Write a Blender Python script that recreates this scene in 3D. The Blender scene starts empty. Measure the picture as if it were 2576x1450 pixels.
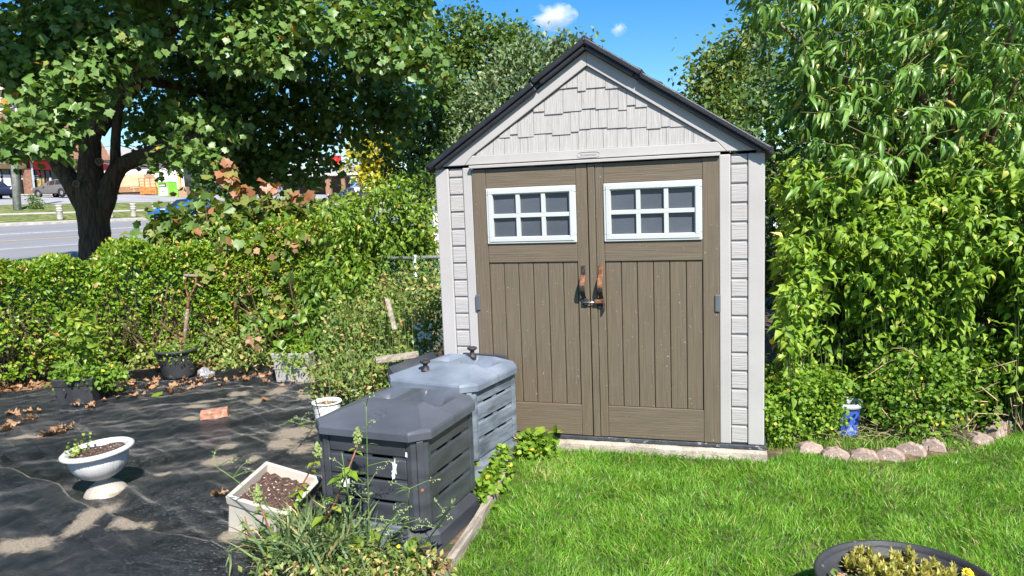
import bpy, bmesh, math, random
import numpy as np
from mathutils import Matrix, Vector

rng = np.random.default_rng(11)
random.seed(11)
scene = bpy.context.scene
COL = scene.collection

# ------------------------------------------------------------------ camera
CAM = np.array([0.8981, -4.7749, 1.6021])
YAW, PITCH, ROLL, FPX = -0.29636, -0.11711, -0.0377, 1838.03      # focal length for a picture 2576 wide
FW = np.array([math.sin(YAW) * math.cos(PITCH), math.cos(YAW) * math.cos(PITCH), math.sin(PITCH)])
RT = np.array([math.cos(YAW), -math.sin(YAW), 0.0])
UP0 = np.cross(RT, FW)
CR = RT * math.cos(ROLL) + UP0 * math.sin(ROLL)
CU = -RT * math.sin(ROLL) + UP0 * math.cos(ROLL)
FH = np.array([math.sin(YAW), math.cos(YAW), 0.0])
UPZ = np.array([0, 0, 1.0])
cam_data = bpy.data.cameras.new('camera')
cam = bpy.data.objects.new('camera', cam_data)
COL.objects.link(cam)
cam_data.sensor_width = 36.0
cam_data.lens = FPX / 2576 * 36.0
cam_data.clip_start = 0.05
cam_data.clip_end = 6000
cam.matrix_world = Matrix(((CR[0], CU[0], -FW[0], CAM[0]), (CR[1], CU[1], -FW[1], CAM[1]), (CR[2], CU[2], -FW[2], CAM[2]), (0, 0, 0, 1)))
scene.camera = cam

# ------------------------------------------------------------------ sky and sun
SUN_EL, SUN_AZ = math.radians(47), math.radians(143)
world = bpy.data.worlds.new('World')
scene.world = world
world.use_nodes = True
wn = world.node_tree
sky = wn.nodes.new('ShaderNodeTexSky')
sky.sky_type = 'NISHITA'
sky.sun_disc = False
sky.sun_elevation = SUN_EL
sky.sun_rotation = SUN_AZ
sky.altitude = 200
sky.air_density = 1.0
sky.dust_density = 0.2
sky.ozone_density = 3.0
hsv = wn.nodes.new('ShaderNodeHueSaturation')
hsv.inputs['Saturation'].default_value = 1.4
wn.links.new(sky.outputs[0], hsv.inputs['Color'])
bg = wn.nodes['Background']
wn.links.new(hsv.outputs[0], bg.inputs['Color'])
bg.inputs['Strength'].default_value = 0.09
sl = bpy.data.lights.new('sun', 'SUN')
sl.energy = 5.0
sl.angle = math.radians(0.5)
sl.color = (1.0, 0.95, 0.87)
so = bpy.data.objects.new('sun', sl)
COL.objects.link(so)
SUN_DIR = np.array([math.sin(SUN_AZ) * math.cos(SUN_EL), math.cos(SUN_AZ) * math.cos(SUN_EL), math.sin(SUN_EL)])
so.rotation_euler = Vector(SUN_DIR).to_track_quat('Z', 'Y').to_euler()
so.location = (5, -10, 20)
vs = scene.view_settings
vs.view_transform = 'Standard'
vs.look = 'None'
vs.gamma = 1.0
vs.exposure = 1.0
vs.use_curve_mapping = False
cy = scene.cycles if hasattr(scene, 'cycles') else None
if cy:
    cy.volume_bounces = 4
    cy.max_bounces = 6
    cy.diffuse_bounces = 3
    cy.glossy_bounces = 2
    cy.transmission_bounces = 3
    cy.transparent_max_bounces = 6
    cy.sample_clamp_indirect = 6

# ------------------------------------------------------------------ helpers: geometry
def ray(x, y):
    return FW + CR * (x - 1288) / FPX + CU * (725 - y) / FPX
def at(x, y, q):                       # a point seen at photo position x, y, q metres away
    return CAM + ray(x, y) * q
def onz(x, y, z=-0.1):
    d = ray(x, y)
    return CAM + d * ((z - CAM[2]) / d[2])
def project(P):
    V = np.asarray(P, float) - CAM
    z = V @ FW
    return 1288 + FPX * (V @ CR) / z, 725 - FPX * (V @ CU) / z, z
def unit(v):
    v = np.asarray(v, float)
    return v / np.maximum(np.linalg.norm(v, axis=-1, keepdims=True), 1e-9)

def link(o, parent=None):
    COL.objects.link(o)
    if parent is not None:
        o.parent = parent
    return o
def thing(name, label, cat, loc=(0, 0, 0), rot=(0, 0, 0), group=None):
    o = bpy.data.objects.new(name, None)
    o.empty_display_size = 0.1
    o.location = loc
    o.rotation_euler = rot
    COL.objects.link(o)
    return tag(o, label, cat, group)
def tag(o, label=None, cat=None, group=None, kind=None):
    if label: o['label'] = label
    if cat: o['category'] = cat
    if group: o['group'] = group
    if kind: o['kind'] = kind
    return o
def mesh_from(name, verts, faces, mat=None, smooth=False):
    me = bpy.data.meshes.new(name)
    me.from_pydata([tuple(map(float, v)) for v in verts], [], [tuple(int(i) for i in f) for f in faces])
    if mat: me.materials.append(mat)
    if smooth:
        me.polygons.foreach_set('use_smooth', [True] * len(me.polygons))
    me.update()
    return me

class MB:
    def __init__(s): s.v, s.f = [], []
    def add(s, verts, faces):
        n = len(s.v)
        s.v += [tuple(map(float, v)) for v in verts]
        s.f += [tuple(int(i) + n for i in f) for f in faces]
        return s
    def box(s, lo, hi):
        x0, y0, z0 = lo; x1, y1, z1 = hi
        return s.add([(x0, y0, z0), (x1, y0, z0), (x1, y1, z0), (x0, y1, z0), (x0, y0, z1), (x1, y0, z1), (x1, y1, z1), (x0, y1, z1)],
                     [(0, 3, 2, 1), (4, 5, 6, 7), (0, 1, 5, 4), (1, 2, 6, 5), (2, 3, 7, 6), (3, 0, 4, 7)])
    def obox(s, c, ax, ay, az):          # box from its centre and three half-axes
        c, ax, ay, az = (np.asarray(k, float) for k in (c, ax, ay, az))
        P = [c + i * ax + j * ay + k * az for k in (-1, 1) for (i, j) in ((-1, -1), (1, -1), (1, 1), (-1, 1))]
        return s.add(P, [(0, 3, 2, 1), (4, 5, 6, 7), (0, 1, 5, 4), (1, 2, 6, 5), (2, 3, 7, 6), (3, 0, 4, 7)])
    def prism(s, poly, d):               # polygon (3-D points) pushed along vector d
        n = len(poly); d = np.asarray(d, float)
        P = [np.asarray(p, float) for p in poly]
        return s.add(P + [p + d for p in P], [tuple(range(n))[::-1], tuple(range(n, 2 * n))] + [(i, (i + 1) % n, n + (i + 1) % n, n + i) for i in range(n)])
    def tube(s, path, rad, n=8, cap=True, squash=1.0):
        path = np.asarray(path, float); m = len(path)
        rad = np.broadcast_to(np.asarray(rad, float), (m,))
        t = np.gradient(path, axis=0); t = unit(t)
        ref = np.array([0, 0, 1.0]) if abs(t[0][2]) < 0.9 else np.array([1.0, 0, 0])
        V = []
        x = unit(np.cross(t[0], ref))
        for i in range(m):
            x = unit(x - t[i] * (x @ t[i])); y = np.cross(t[i], x)
            for k in range(n):
                a = 2 * math.pi * k / n
                V.append(path[i] + rad[i] * (math.cos(a) * x + squash * math.sin(a) * y))
        F = [(i * n + k, i * n + (k + 1) % n, (i + 1) * n + (k + 1) % n, (i + 1) * n + k) for i in range(m - 1) for k in range(n)]
        if cap: F += [tuple(range(n))[::-1], tuple((m - 1) * n + k for k in range(n))]
        return s.add(V, F)
    def lathe(s, prof, n=32, mod=None, close=False):
        V, F = [], []
        m = len(prof)
        for i, (r, z) in enumerate(prof):
            for k in range(n):
                a = 2 * math.pi * k / n
                rr = r * (mod(i, a) if mod else 1)
                V.append((rr * math.cos(a), rr * math.sin(a), z))
        for i in range(m - 1):
            for k in range(n):
                F.append((i * n + k, i * n + (k + 1) % n, (i + 1) * n + (k + 1) % n, (i + 1) * n + k))
        if close: F += [tuple(range(n))[::-1], tuple((m - 1) * n + k for k in range(n))]
        return s.add(V, F)
    def build(s, name, mat, parent=None, smooth=False, bevel=0, loc=None, rot=None):
        o = bpy.data.objects.new(name, mesh_from(name, s.v, s.f, mat, smooth))
        if loc is not None: o.location = loc
        if rot is not None: o.rotation_euler = rot
        link(o, parent)
        if bevel:
            b = o.modifiers.new('bevel', 'BEVEL'); b.width = bevel; b.segments = 2; b.limit_method = 'ANGLE'
        return o
def smooth_by_angle(o, deg=35):
    me = o.data
    me.polygons.foreach_set('use_smooth', [True] * len(me.polygons))
    bm = bmesh.new(); bm.from_mesh(me)
    for e in bm.edges:
        if len(e.link_faces) == 2 and e.calc_face_angle(0) > math.radians(deg): e.smooth = False
    bm.to_mesh(me); bm.free()
    return o

# smooth value noise for shaping things
_perm = np.random.default_rng(5).random((64, 64, 64))
def vnoise(P):
    P = np.asarray(P, float); i = np.floor(P).astype(int); f = P - i; f = f * f * (3 - 2 * f)
    r = 0
    for dx in (0, 1):
        for dy in (0, 1):
            for dz in (0, 1):
                w = (f[..., 0] if dx else 1 - f[..., 0]) * (f[..., 1] if dy else 1 - f[..., 1]) * (f[..., 2] if dz else 1 - f[..., 2])
                r = r + w * _perm[(i[..., 0] + dx) % 64, (i[..., 1] + dy) % 64, (i[..., 2] + dz) % 64]
    return r

# ------------------------------------------------------------------ helpers: materials
def _n(nt, t, **kw):
    n = nt.nodes.new(t)
    for k, v in kw.items(): setattr(n, k, v)
    return n
def pmat(name, col, rough=0.6, var=0.15, scale=6.0, bump=0.0, bscale=60.0, stretch=(1, 1, 1), col2=None, spec=0.4, metal=0.0, detail=6, thr=(0.35, 0.65), bstretch=None, bdist=0.01, spots=None):
    m = bpy.data.materials.new(name); m.use_nodes = True
    nt = m.node_tree; b = nt.nodes['Principled BSDF']
    tc = _n(nt, 'ShaderNodeTexCoord'); mp = _n(nt, 'ShaderNodeMapping')
    mp.inputs['Scale'].default_value = stretch
    nt.links.new(tc.outputs['Object'], mp.inputs[0])
    no = _n(nt, 'ShaderNodeTexNoise'); no.inputs['Scale'].default_value = scale; no.inputs['Detail'].default_value = detail
    nt.links.new(mp.outputs[0], no.inputs['Vector'])
    cr = _n(nt, 'ShaderNodeValToRGB')
    c = np.array(col)
    a = c * (1 - var); z = np.array(col2) if col2 is not None else c * (1 + var)
    cr.color_ramp.elements[0].position = thr[0]; cr.color_ramp.elements[1].position = thr[1]
    cr.color_ramp.elements[0].color = (*a, 1); cr.color_ramp.elements[1].color = (*z, 1)
    nt.links.new(no.outputs['Fac'], cr.inputs[0])
    out = cr.outputs[0]
    if spots:                                        # (colour, scale, threshold) fine specks of dirt
        for (sc, ss, st) in spots:
            n2 = _n(nt, 'ShaderNodeTexNoise'); n2.inputs['Scale'].default_value = ss; n2.inputs['Detail'].default_value = 3
            nt.links.new(tc.outputs['Object'], n2.inputs['Vector'])
            r2 = _n(nt, 'ShaderNodeValToRGB'); r2.color_ramp.elements[0].position = st; r2.color_ramp.elements[1].position = min(1, st + 0.06)
            nt.links.new(n2.outputs['Fac'], r2.inputs[0])
            mx = _n(nt, 'ShaderNodeMixRGB'); mx.inputs[2].default_value = (*sc, 1)
            nt.links.new(r2.outputs[0], mx.inputs[0]); nt.links.new(out, mx.inputs[1]); out = mx.outputs[0]
    nt.links.new(out, b.inputs['Base Color'])
    b.inputs['Roughness'].default_value = rough
    b.inputs['Metallic'].default_value = metal
    b.inputs['Specular IOR Level'].default_value = spec
    if bump:
        m2 = _n(nt, 'ShaderNodeMapping'); m2.inputs['Scale'].default_value = bstretch or stretch
        nt.links.new(tc.outputs['Object'], m2.inputs[0])
        nb = _n(nt, 'ShaderNodeTexNoise'); nb.inputs['Scale'].default_value = bscale; nb.inputs['Detail'].default_value = 4
        nt.links.new(m2.outputs[0], nb.inputs['Vector'])
        bp = _n(nt, 'ShaderNodeBump'); bp.inputs['Strength'].default_value = bump; bp.inputs['Distance'].default_value = bdist
        nt.links.new(nb.outputs['Fac'], bp.inputs['Height']); nt.links.new(bp.outputs[0], b.inputs['Normal'])
    return m
LEAF_GAIN = 1.25
def leafmat(name, ramp, trans=0.28, rough=0.5, spec=0.35):
    m = bpy.data.materials.new(name); m.use_nodes = True
    nt = m.node_tree; b = nt.nodes['Principled BSDF']; out = nt.nodes['Material Output']
    a = _n(nt, 'ShaderNodeAttribute'); a.attribute_name = 'tint'
    cr = _n(nt, 'ShaderNodeValToRGB')
    el = cr.color_ramp.elements
    for i, (p, c) in enumerate(ramp):
        e = el[i] if i < 2 else el.new(p)
        e.position = p; e.color = (min(.62, c[0] * LEAF_GAIN * 1.22), min(.62, c[1] * LEAF_GAIN), min(.62, c[2] * LEAF_GAIN), 1)
    nt.links.new(a.outputs['Fac'], cr.inputs[0])
    tc = _n(nt, 'ShaderNodeTexCoord')
    no = _n(nt, 'ShaderNodeTexNoise'); no.inputs['Scale'].default_value = 2.0
    ge = _n(nt, 'ShaderNodeNewGeometry'); nt.links.new(ge.outputs['Position'], no.inputs['Vector'])
    no.inputs['Scale'].default_value = 30
    mr = _n(nt, 'ShaderNodeMapRange'); mr.inputs['To Min'].default_value = 0.7; mr.inputs['To Max'].default_value = 1.3
    nt.links.new(no.outputs['Fac'], mr.inputs['Value'])
    mu = _n(nt, 'ShaderNodeMixRGB', blend_type='MULTIPLY'); mu.inputs[0].default_value = 1
    nt.links.new(cr.outputs[0], mu.inputs[1]); nt.links.new(mr.outputs[0], mu.inputs[2])
    nt.links.new(mu.outputs[0], b.inputs['Base Color'])
    b.inputs['Roughness'].default_value = rough; b.inputs['Specular IOR Level'].default_value = spec
    tr = _n(nt, 'ShaderNodeBsdfTranslucent')
    yl = _n(nt, 'ShaderNodeMixRGB', blend_type='MULTIPLY'); yl.inputs[0].default_value = 1; yl.inputs[2].default_value = (1.5, 1.45, 0.5, 1)
    nt.links.new(mu.outputs[0], yl.inputs[1]); nt.links.new(yl.outputs[0], tr.inputs['Color'])
    mx = _n(nt, 'ShaderNodeMixShader'); mx.inputs[0].default_value = trans
    nt.links.new(b.outputs[0], mx.inputs[1]); nt.links.new(tr.outputs[0], mx.inputs[2]); nt.links.new(mx.outputs[0], out.inputs['Surface'])
    return m

# ------------------------------------------------------------------ helpers: leaves
def tpl_fan(half, cen, cup=0.12, droop=0.18):
    right = half[1:-1]
    pts = [half[0]] + right + [half[-1]] + [(-x, y) for x, y in right[::-1]]
    pts = [cen] + pts
    V = [(x, y, cup * abs(x) - droop * y * y) for x, y in pts]
    n = len(pts) - 1
    return np.array(V, float), np.array([(0, 1 + i, 1 + (i + 1) % n) for i in range(n)])
def tpl_strip(rows, fold=0.25, bend=0.0):
    # rows: (y, halfwidth); first and last are points
    V = []; F = []
    def P(x, y):
        if bend:
            a = bend * y; return (x, math.sin(a) / bend, -(1 - math.cos(a)) / bend + fold * abs(x))
        return (x, y, fold * abs(x))
    idx = []
    for y, w in rows:
        if w == 0: idx.append((len(V),)); V.append(P(0, y))
        else:
            idx.append((len(V), len(V) + 1, len(V) + 2)); V += [P(-w, y), P(0, y), P(w, y)]
    for a, b in zip(idx[:-1], idx[1:]):
        if len(a) == 1 and len(b) == 3: F += [(a[0], b[1], b[0]), (a[0], b[2], b[1])]
        elif len(a) == 3 and len(b) == 3: F += [(a[0], a[1], b[1]), (a[0], b[1], b[0]), (a[1], a[2], b[2]), (a[1], b[2], b[1])]
        else: F += [(a[0], a[1], b[0]), (a[1], a[2], b[0])]
    return np.array(V, float), np.array(F)
MAPLE = [tpl_fan([(0, 0), (.30, -.08), (.36, .10), (.62, .36), (.42, .48), (.34, .68), (.15, .74), (0, 1)], (0, .34), c, d) for c, d in ((.1, .15), (-.12, .3), (.3, .05))]
PEACH = [tpl_strip([(0, 0), (.2, .07), (.45, .098), (.7, .072), (1, 0)], .6, b) for b in (0.9, 1.5, 2.1)]
OVAL = [tpl_strip([(0, 0), (.5, .27), (1, 0)], .35, b) for b in (0.01, .5)]
SERRATE = [tpl_strip([(0, 0), (.18, .20), (.30, .24), (.52, .17), (.75, .065), (1, 0)], .4, b) for b in (.5, 1.1, 1.6)]
QUAD = [(np.array([(0, 0, 0), (.33, .5, .06), (0, 1, -.08), (-.33, .5, .06)], float), np.array([(0, 1, 2), (0, 2, 3)]))]
ROUND = [tpl_fan([(0, 0), (.42, .2), (.48, .62), (0, .95)], (0, .5), .2, .1)]
BLADE = [tpl_strip([(0, .016), (.35, .020), (.7, .014), (1, 0)], .3, b) for b in (.5, 1.1, 1.9)]

def frames(axis, normal):
    y = unit(axis)
    z = unit(normal - (normal * y).sum(-1, keepdims=True) * y)
    return np.cross(y, z), y, z
def leaf_arrays(tpls, pos, axis, normal, size, tint):
    X, Yv, Zv = frames(axis, normal)
    which = rng.integers(0, len(tpls), len(pos))
    VV, FF, TT = [], [], []; off = 0
    for k, (tv, tf) in enumerate(tpls):
        s = which == k
        n = int(s.sum())
        if not n: continue
        sz = size[s][:, None, None]
        V = pos[s][:, None, :] + sz * (tv[None, :, 0:1] * X[s][:, None, :] + tv[None, :, 1:2] * Yv[s][:, None, :] + tv[None, :, 2:3] * Zv[s][:, None, :])
        F = tf[None] + (np.arange(n) * len(tv))[:, None, None] + off
        VV.append(V.reshape(-1, 3)); FF.append(F.reshape(-1, 3)); TT.append(np.repeat(tint[s], len(tv)))
        off += n * len(tv)
    return np.concatenate(VV), np.concatenate(FF), np.concatenate(TT)
def tri_mesh(name, V, F, T, mat):
    me = bpy.data.meshes.new(name)
    nv, nf = len(V), len(F)
    me.vertices.add(nv); me.vertices.foreach_set('co', np.ascontiguousarray(V, np.float32).ravel())
    me.loops.add(nf * 3); me.loops.foreach_set('vertex_index', np.ascontiguousarray(F, np.int32).ravel())
    me.polygons.add(nf); me.polygons.foreach_set('loop_start', np.arange(0, nf * 3, 3, dtype=np.int32))
    a = me.attributes.new('tint', 'FLOAT', 'POINT'); a.data.foreach_set('value', np.ascontiguousarray(T, np.float32))
    me.materials.append(mat)
    me.update(calc_edges=True)
    return me
_variants = {}
def foliage(parent, mat, tpls, pos, axis, normal, size, tint, singles=0, name='foliage', leaf='leaf'):
    """the leaves of one plant: the ones that show largest are objects, the rest one mesh"""
    pos = np.asarray(pos, float); n = len(pos)
    axis = np.broadcast_to(np.asarray(axis, float), pos.shape); normal = np.broadcast_to(np.asarray(normal, float), pos.shape)
    size = np.broadcast_to(np.asarray(size, float), (n,)).copy(); tint = np.clip(np.broadcast_to(np.asarray(tint, float), (n,)), 0, 1)
    keep = np.ones(n, bool)
    origin = np.array(parent.location)
    if singles:
        c = pos + unit(axis) * size[:, None] * .5
        x, y, z = project(c)
        inside = (x > 5) & (x < 2570) & (y > 5) & (y < 1445) & (z > .3)
        cell = max(6.0, float(np.median(size * FPX / np.maximum(z, .3))) * .7)
        order = np.argsort(z); seen = set(); front = []
        for i in order:
            if not inside[i]: continue
            key = (int(x[i] / cell), int(y[i] / cell))
            if key in seen: continue
            seen.add(key); front.append(i)
        front = np.array(front, int)
        if len(front):
            fr = frames(axis, normal)[2]
            facing = np.abs((fr[front] * unit(CAM - c[front])).sum(-1))
            big = (size[front] / z[front]) ** 2 * (.15 + facing)
            pick = front[np.argsort(-big)[:singles]]
            X, Yv, Zv = frames(axis, normal)
            for i in pick:
                k = int(rng.integers(0, len(tpls))); tb = int(min(4, tint[i] * 5))
                key = (mat.name, id(tpls), k, tb)
                if key not in _variants:
                    tv, tf = tpls[k]
                    _variants[key] = tri_mesh(leaf, tv, tf, np.full(len(tv), tb / 5 + .1), mat)
                o = bpy.data.objects.new(leaf, _variants[key])
                s = size[i]
                o.matrix_basis = Matrix(((X[i][0] * s, Yv[i][0] * s, Zv[i][0] * s, pos[i][0] - origin[0]), (X[i][1] * s, Yv[i][1] * s, Zv[i][1] * s, pos[i][1] - origin[1]),
                                         (X[i][2] * s, Yv[i][2] * s, Zv[i][2] * s, pos[i][2] - origin[2]), (0, 0, 0, 1)))
                link(o, parent)
            keep[pick] = False
    if keep.any():
        V, F, T = leaf_arrays(tpls, pos[keep] - origin, axis[keep], normal[keep], size[keep], tint[keep])
        o = bpy.data.objects.new(name, tri_mesh(name, V, F, T, mat))
        tag(o, kind='stuff')
        return link(o, parent)
def in_ball(n, shell=0.0):
    d = unit(rng.normal(size=(n, 3)))
    r = rng.random(n) ** (1 / 3)
    r = r * (1 - shell) + shell * (0.75 + 0.25 * rng.random(n))
    return d * r[:, None]
def blob(c, rad, n, shell=.3, twigs=0, spread=.12):
    """leaf places inside an ellipsoid whose radii run right, away and up; returns places and outward directions"""
    c = np.asarray(c, float)
    if twigs:
        b = in_ball(twigs, shell)[rng.integers(0, twigs, n)]
        b2 = b + 0
        jit = rng.normal(size=(n, 3)) * spread
    else:
        b2 = in_ball(n, shell); jit = 0
    P = c + b2[:, 0:1] * RT * rad[0] + b2[:, 1:2] * FH * rad[1] + b2[:, 2:3] * UPZ * rad[2] + jit
    out = unit(b2[:, 0:1] * RT / rad[0] + b2[:, 1:2] * FH / rad[1] + b2[:, 2:3] * UPZ / rad[2])
    return P, out
def orient(out, up=.6, outw=.5, rnd=.45, droop=.5):
    n = len(out)
    N = unit(UPZ * up + out * outw + rng.normal(size=(n, 3)) * rnd)
    A = unit(out * .8 + rng.normal(size=(n, 3)) * .6 - UPZ * droop)
    return A, N

# ------------------------------------------------------------------ the lie of the land
SD = unit(np.array([0.197, 0.98, 0.0]))            # along the street
ND = np.array([-SD[1], SD[0], 0.0])                # away from the yard, across the street
TK = np.array([-2000, 9, 12, 16, 24, 28, 33, 36.5, 39, 43.5, 52, 62, 75, 100, 200, 2000.0])
HK = np.array([-.1, -.1, 0, .22, .5, .62, .82, .98, 1.15, 1.5, 2.5, 3.2, 3.95, 4.6, 6, 8.0])
def ht(t): return np.interp(t, TK, HK)
def ts(P):
    d = np.asarray(P, float)[..., :2] - CAM[:2]
    return d @ ND[:2], d @ SD[:2]
def ground_at(P): return float(ht(ts(P)[0]))
def spot(t, s, dz=0.0):
    p = CAM + ND * t + SD * s; p[2] = ht(t) + dz
    return p
def hit(x, y, dz=0.0):                             # where a sight line meets the ground
    d = ray(x, y); q = 2.0
    while q < 400:
        P = CAM + d * q
        if P[2] < ground_at(P) + dz: return P
        q += 0.05
    return P
def ribbon(name, t0, t1, s0, s1, dz, mat, parent=None, kind=None, thick=0.0):
    tt = sorted({t0, t1} | {float(k) for k in TK if t0 < k < t1}); m = MB(); V = []
    for t in tt:
        V += [spot(t, s0, dz), spot(t, s1, dz)]
    m.add(V, [(2 * i, 2 * i + 1, 2 * i + 3, 2 * i + 2) for i in range(len(tt) - 1)])
    if thick:                                      # edges of a raised strip
        a = [spot(t0, s0, dz), spot(t0, s1, dz), spot(t0, s1, dz - thick), spot(t0, s0, dz - thick)]
        b = [spot(t1, s0, dz), spot(t1, s1, dz), spot(t1, s1, dz - thick), spot(t1, s0, dz - thick)]
        m.add(a, [(0, 1, 2, 3)]); m.add(b, [(0, 1, 2, 3)])
    o = m.build(name, mat, parent)
    if kind: tag(o, kind=kind)
    return o

soil_m = pmat('soil_earth', (.11, .075, .045), .95, .5, 14, .8, 60, spots=[((.035, .06, .015), 9, .55), ((.25, .19, .12), 40, .62)])
grass_far_m = pmat('grass_far', (.10, .145, .035), .95, .5, 3, .6, 60, col2=(.19, .215, .055), spots=[((.24, .21, .08), 1.3, .6)])
asphalt_m = pmat('asphalt', (.20, .20, .21), .9, .10, .6, .3, 200, stretch=(1, .1, 1), spots=[((.15, .15, .155), 40, .66)])
lot_m = pmat('lot_asphalt', (.30, .295, .30), .9, .15, .5, .2, 120)
conc_m = pmat('concrete', (.34, .295, .24), .9, .25, 7, .6, 90, spots=[((.28, .24, .19), 22, .6), ((.46, .42, .36), 50, .62)])
kerb_m = pmat('kerb_concrete', (.42, .39, .35), .9, .2, 4, .3, 60)
white_line_m = pmat('road_paint_white', (.62, .62, .6), .7, .2, 6)
yellow_line_m = pmat('road_paint_yellow', (.62, .42, .12), .7, .2, 6)

# ground: one sheet out to the horizon
m = MB(); V = []
SS = [-2000, -300, -60, -20, 0, 20, 60, 150, 400, 2500]
for t in TK:
    for s in SS: V.append(spot(t, s))
ns = len(SS)
m.add(V, [(i * ns + j, i * ns + j + 1, (i + 1) * ns + j + 1, (i + 1) * ns + j) for i in range(len(TK) - 1) for j in range(ns - 1)])
tag(m.build('ground', soil_m, smooth=False), kind='structure')

t_kerb = ts(hit(190, 562))[0]
t_wl = ts(hit(150, 583))[0]; t_yl = ts(hit(190, 596.5))[0]
t_walk = ts(hit(190, 537))[0]; t_lot = ts(hit(188, 514.5))[0]
t_near = t_yl - (t_wl - t_yl) * 2.0
tag(ribbon('road', max(19.5, t_near - 1.5), t_kerb - .02, -60, 400, .004, asphalt_m), kind='structure')
road = bpy.data.objects['road']
ribbon('lane_line', t_wl - .07, t_wl + .07, -60, 400, .008, white_line_m, road)
ribbon('centre_line', t_yl - .09, t_yl + .09, -60, 400, .008, yellow_line_m, road)
ribbon('lane_line', 2 * t_yl - t_wl - .07, 2 * t_yl - t_wl + .07, -60, 400, .008, white_line_m, road)
tag(ribbon('kerb', t_kerb - .02, t_kerb + .5, -60, 400, .13, kerb_m, thick=.14), kind='structure')
tag(ribbon('verge', t_kerb + .5, t_lot, -60, 400, .06, grass_far_m, thick=.06), kind='structure')
tag(ribbon('sidewalk', t_walk - .35, t_walk + .35, -60, 400, .075, kerb_m, thick=.02), kind='structure')
tag(ribbon('parking_lot', t_lot, 160, -60, 600, .03, lot_m, thick=.03), kind='structure')
tag(ribbon('boulevard', 13.2, 19.4, -40, 400, .02, grass_far_m, thick=.02), kind='structure')

# ------------------------------------------------------------------ lawn, slab and yard soil
lawn_m = pmat('lawn_thatch', (.05, .085, .015), .95, .5, 16, .8, 80, col2=(.12, .13, .04))
LAWN_EDGE = [(-.3, -.045), (1.1, -.045), (1.28, .18), (1.40, .14), (1.55, .08), (1.74, .07), (1.92, .11), (2.08, .20), (2.24, .31), (2.5, .52), (2.72, .80), (2.95, 1.12), (3.4, 1.35), (7, 1.6)]
EDGE_LINE = [(-.62, -.08), (-.50, -.42), (-.455, -.72), (-.40, -1.3), (-.375, -1.8), (-.36, -2.4), (-.35, -6)]
poly = [(x, y, -.096) for x, y in EDGE_LINE[::-1]] + [(x, y, -.096) for x, y in LAWN_EDGE] + [(7, -6, -.096)]
tag(MB().add(poly, [tuple(range(len(poly)))[::-1]]).build('lawn', lawn_m), kind='structure')
def lawn_mask(x, y):
    ex = np.interp(y, [p[1] for p in EDGE_LINE][::-1], [p[0] for p in EDGE_LINE][::-1])
    top = np.interp(x, [-.62] + [p[0] for p in LAWN_EDGE], [-.08] + [p[1] for p in LAWN_EDGE])
    return (x > ex + .03) & (y < top - .0)
grass_m = leafmat('grass_blade', [(0, (.040, .125, .008)), (.45, (.085, .245, .016)), (.8, (.165, .36, .04)), (.93, (.33, .38, .12)), (1, (.45, .38, .2))], .3, .45, .4)
N = 175000
gx = -.5 + rng.random(N) * 4.1; gy = -2.3 + rng.random(N) ** 1.15 * 3.6
k = lawn_mask(gx, gy)
gx, gy = gx[k], gy[k]
P = np.stack([gx, gy, np.full(len(gx), -.1)], 1)
px, py, pz = project(P)
k = (px > 900) & (px < 2640) & (py < 1560); P = P[k]; n = len(P)
clump = vnoise(P * [7, 7, 1])
dry = np.exp(-(((P[:, 0] - .95) / .18) ** 2 + ((P[:, 1] + 1.85) / .14) ** 2)) + .8 * np.exp(-(((P[:, 0] + .25) / .16) ** 2 + ((P[:, 1] + .45) / .25) ** 2)) + .5 * (vnoise(P * [2.3, 2.3, 1] + 7) > .68)
k = rng.random(n) > dry * .45; P, clump, dry = P[k], clump[k], dry[k]; n = len(P)
lean = rng.normal(size=(n, 3)) * .42 + np.stack([(vnoise(P * 5 + 3) - .5), (vnoise(P * 5 + 9) - .5), np.zeros(n)], 1) * 1.3
ax = unit(UPZ + lean * [1, 1, 0])
def blades(P, ax, length, width, tint):
    n = len(P); side = unit(np.cross(ax, rng.normal(size=(n, 3))))
    bend = unit(ax * [1, 1, 0] + 1e-4) * .35 - UPZ * .12
    mid = P + ax * length[:, None] * .55; tip = P + ax * length[:, None] + bend * length[:, None] * rng.random((n, 1))
    w = side * width[:, None]
    V = np.stack([P - w, P + w, mid - w * .8, mid + w * .8, tip], 1).reshape(-1, 3)
    F = (np.array([(0, 1, 3), (0, 3, 2), (2, 3, 4)])[None] + (np.arange(n) * 5)[:, None, None]).reshape(-1, 3)
    return V, F, np.repeat(tint, 5)
L = (.030 + .028 * rng.random(n)) * (.7 + .7 * clump)
tint = np.clip(.42 + .45 * (clump - .5) + rng.normal(size=n) * .17 + dry * .35 + (rng.random(n) < .035) * .4, 0, 1)
V, F, T = blades(P, ax, L, .0012 + .0012 * rng.random(n), tint)
o = link(bpy.data.objects.new('grass', tri_mesh('grass', V, F, T, grass_m)))
tag(o, kind='stuff')

# concrete slab under the shed
sl_ = MB()
xs = np.linspace(-1.12, 1.10, 60)
V = []
for x in xs:
    e = -.062 + .010 * math.sin(x * 9) + .01 * rng.random()
    V += [(x, .06, -.034), (x, e + .03, -.034 + .004 * rng.random()), (x, e, -.05 + .008 * rng.random()), (x, e - .012, -.16)]
F = [(4 * i + j, 4 * i + 4 + j, 4 * i + 5 + j, 4 * i + 1 + j) for i in range(len(xs) - 1) for j in range(3)]
sl_.add(V, F)
sl_.box((-1.12, .06, -.16), (1.10, 2.3, -.036))
tag(sl_.build('slab', conc_m), kind='structure')

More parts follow.
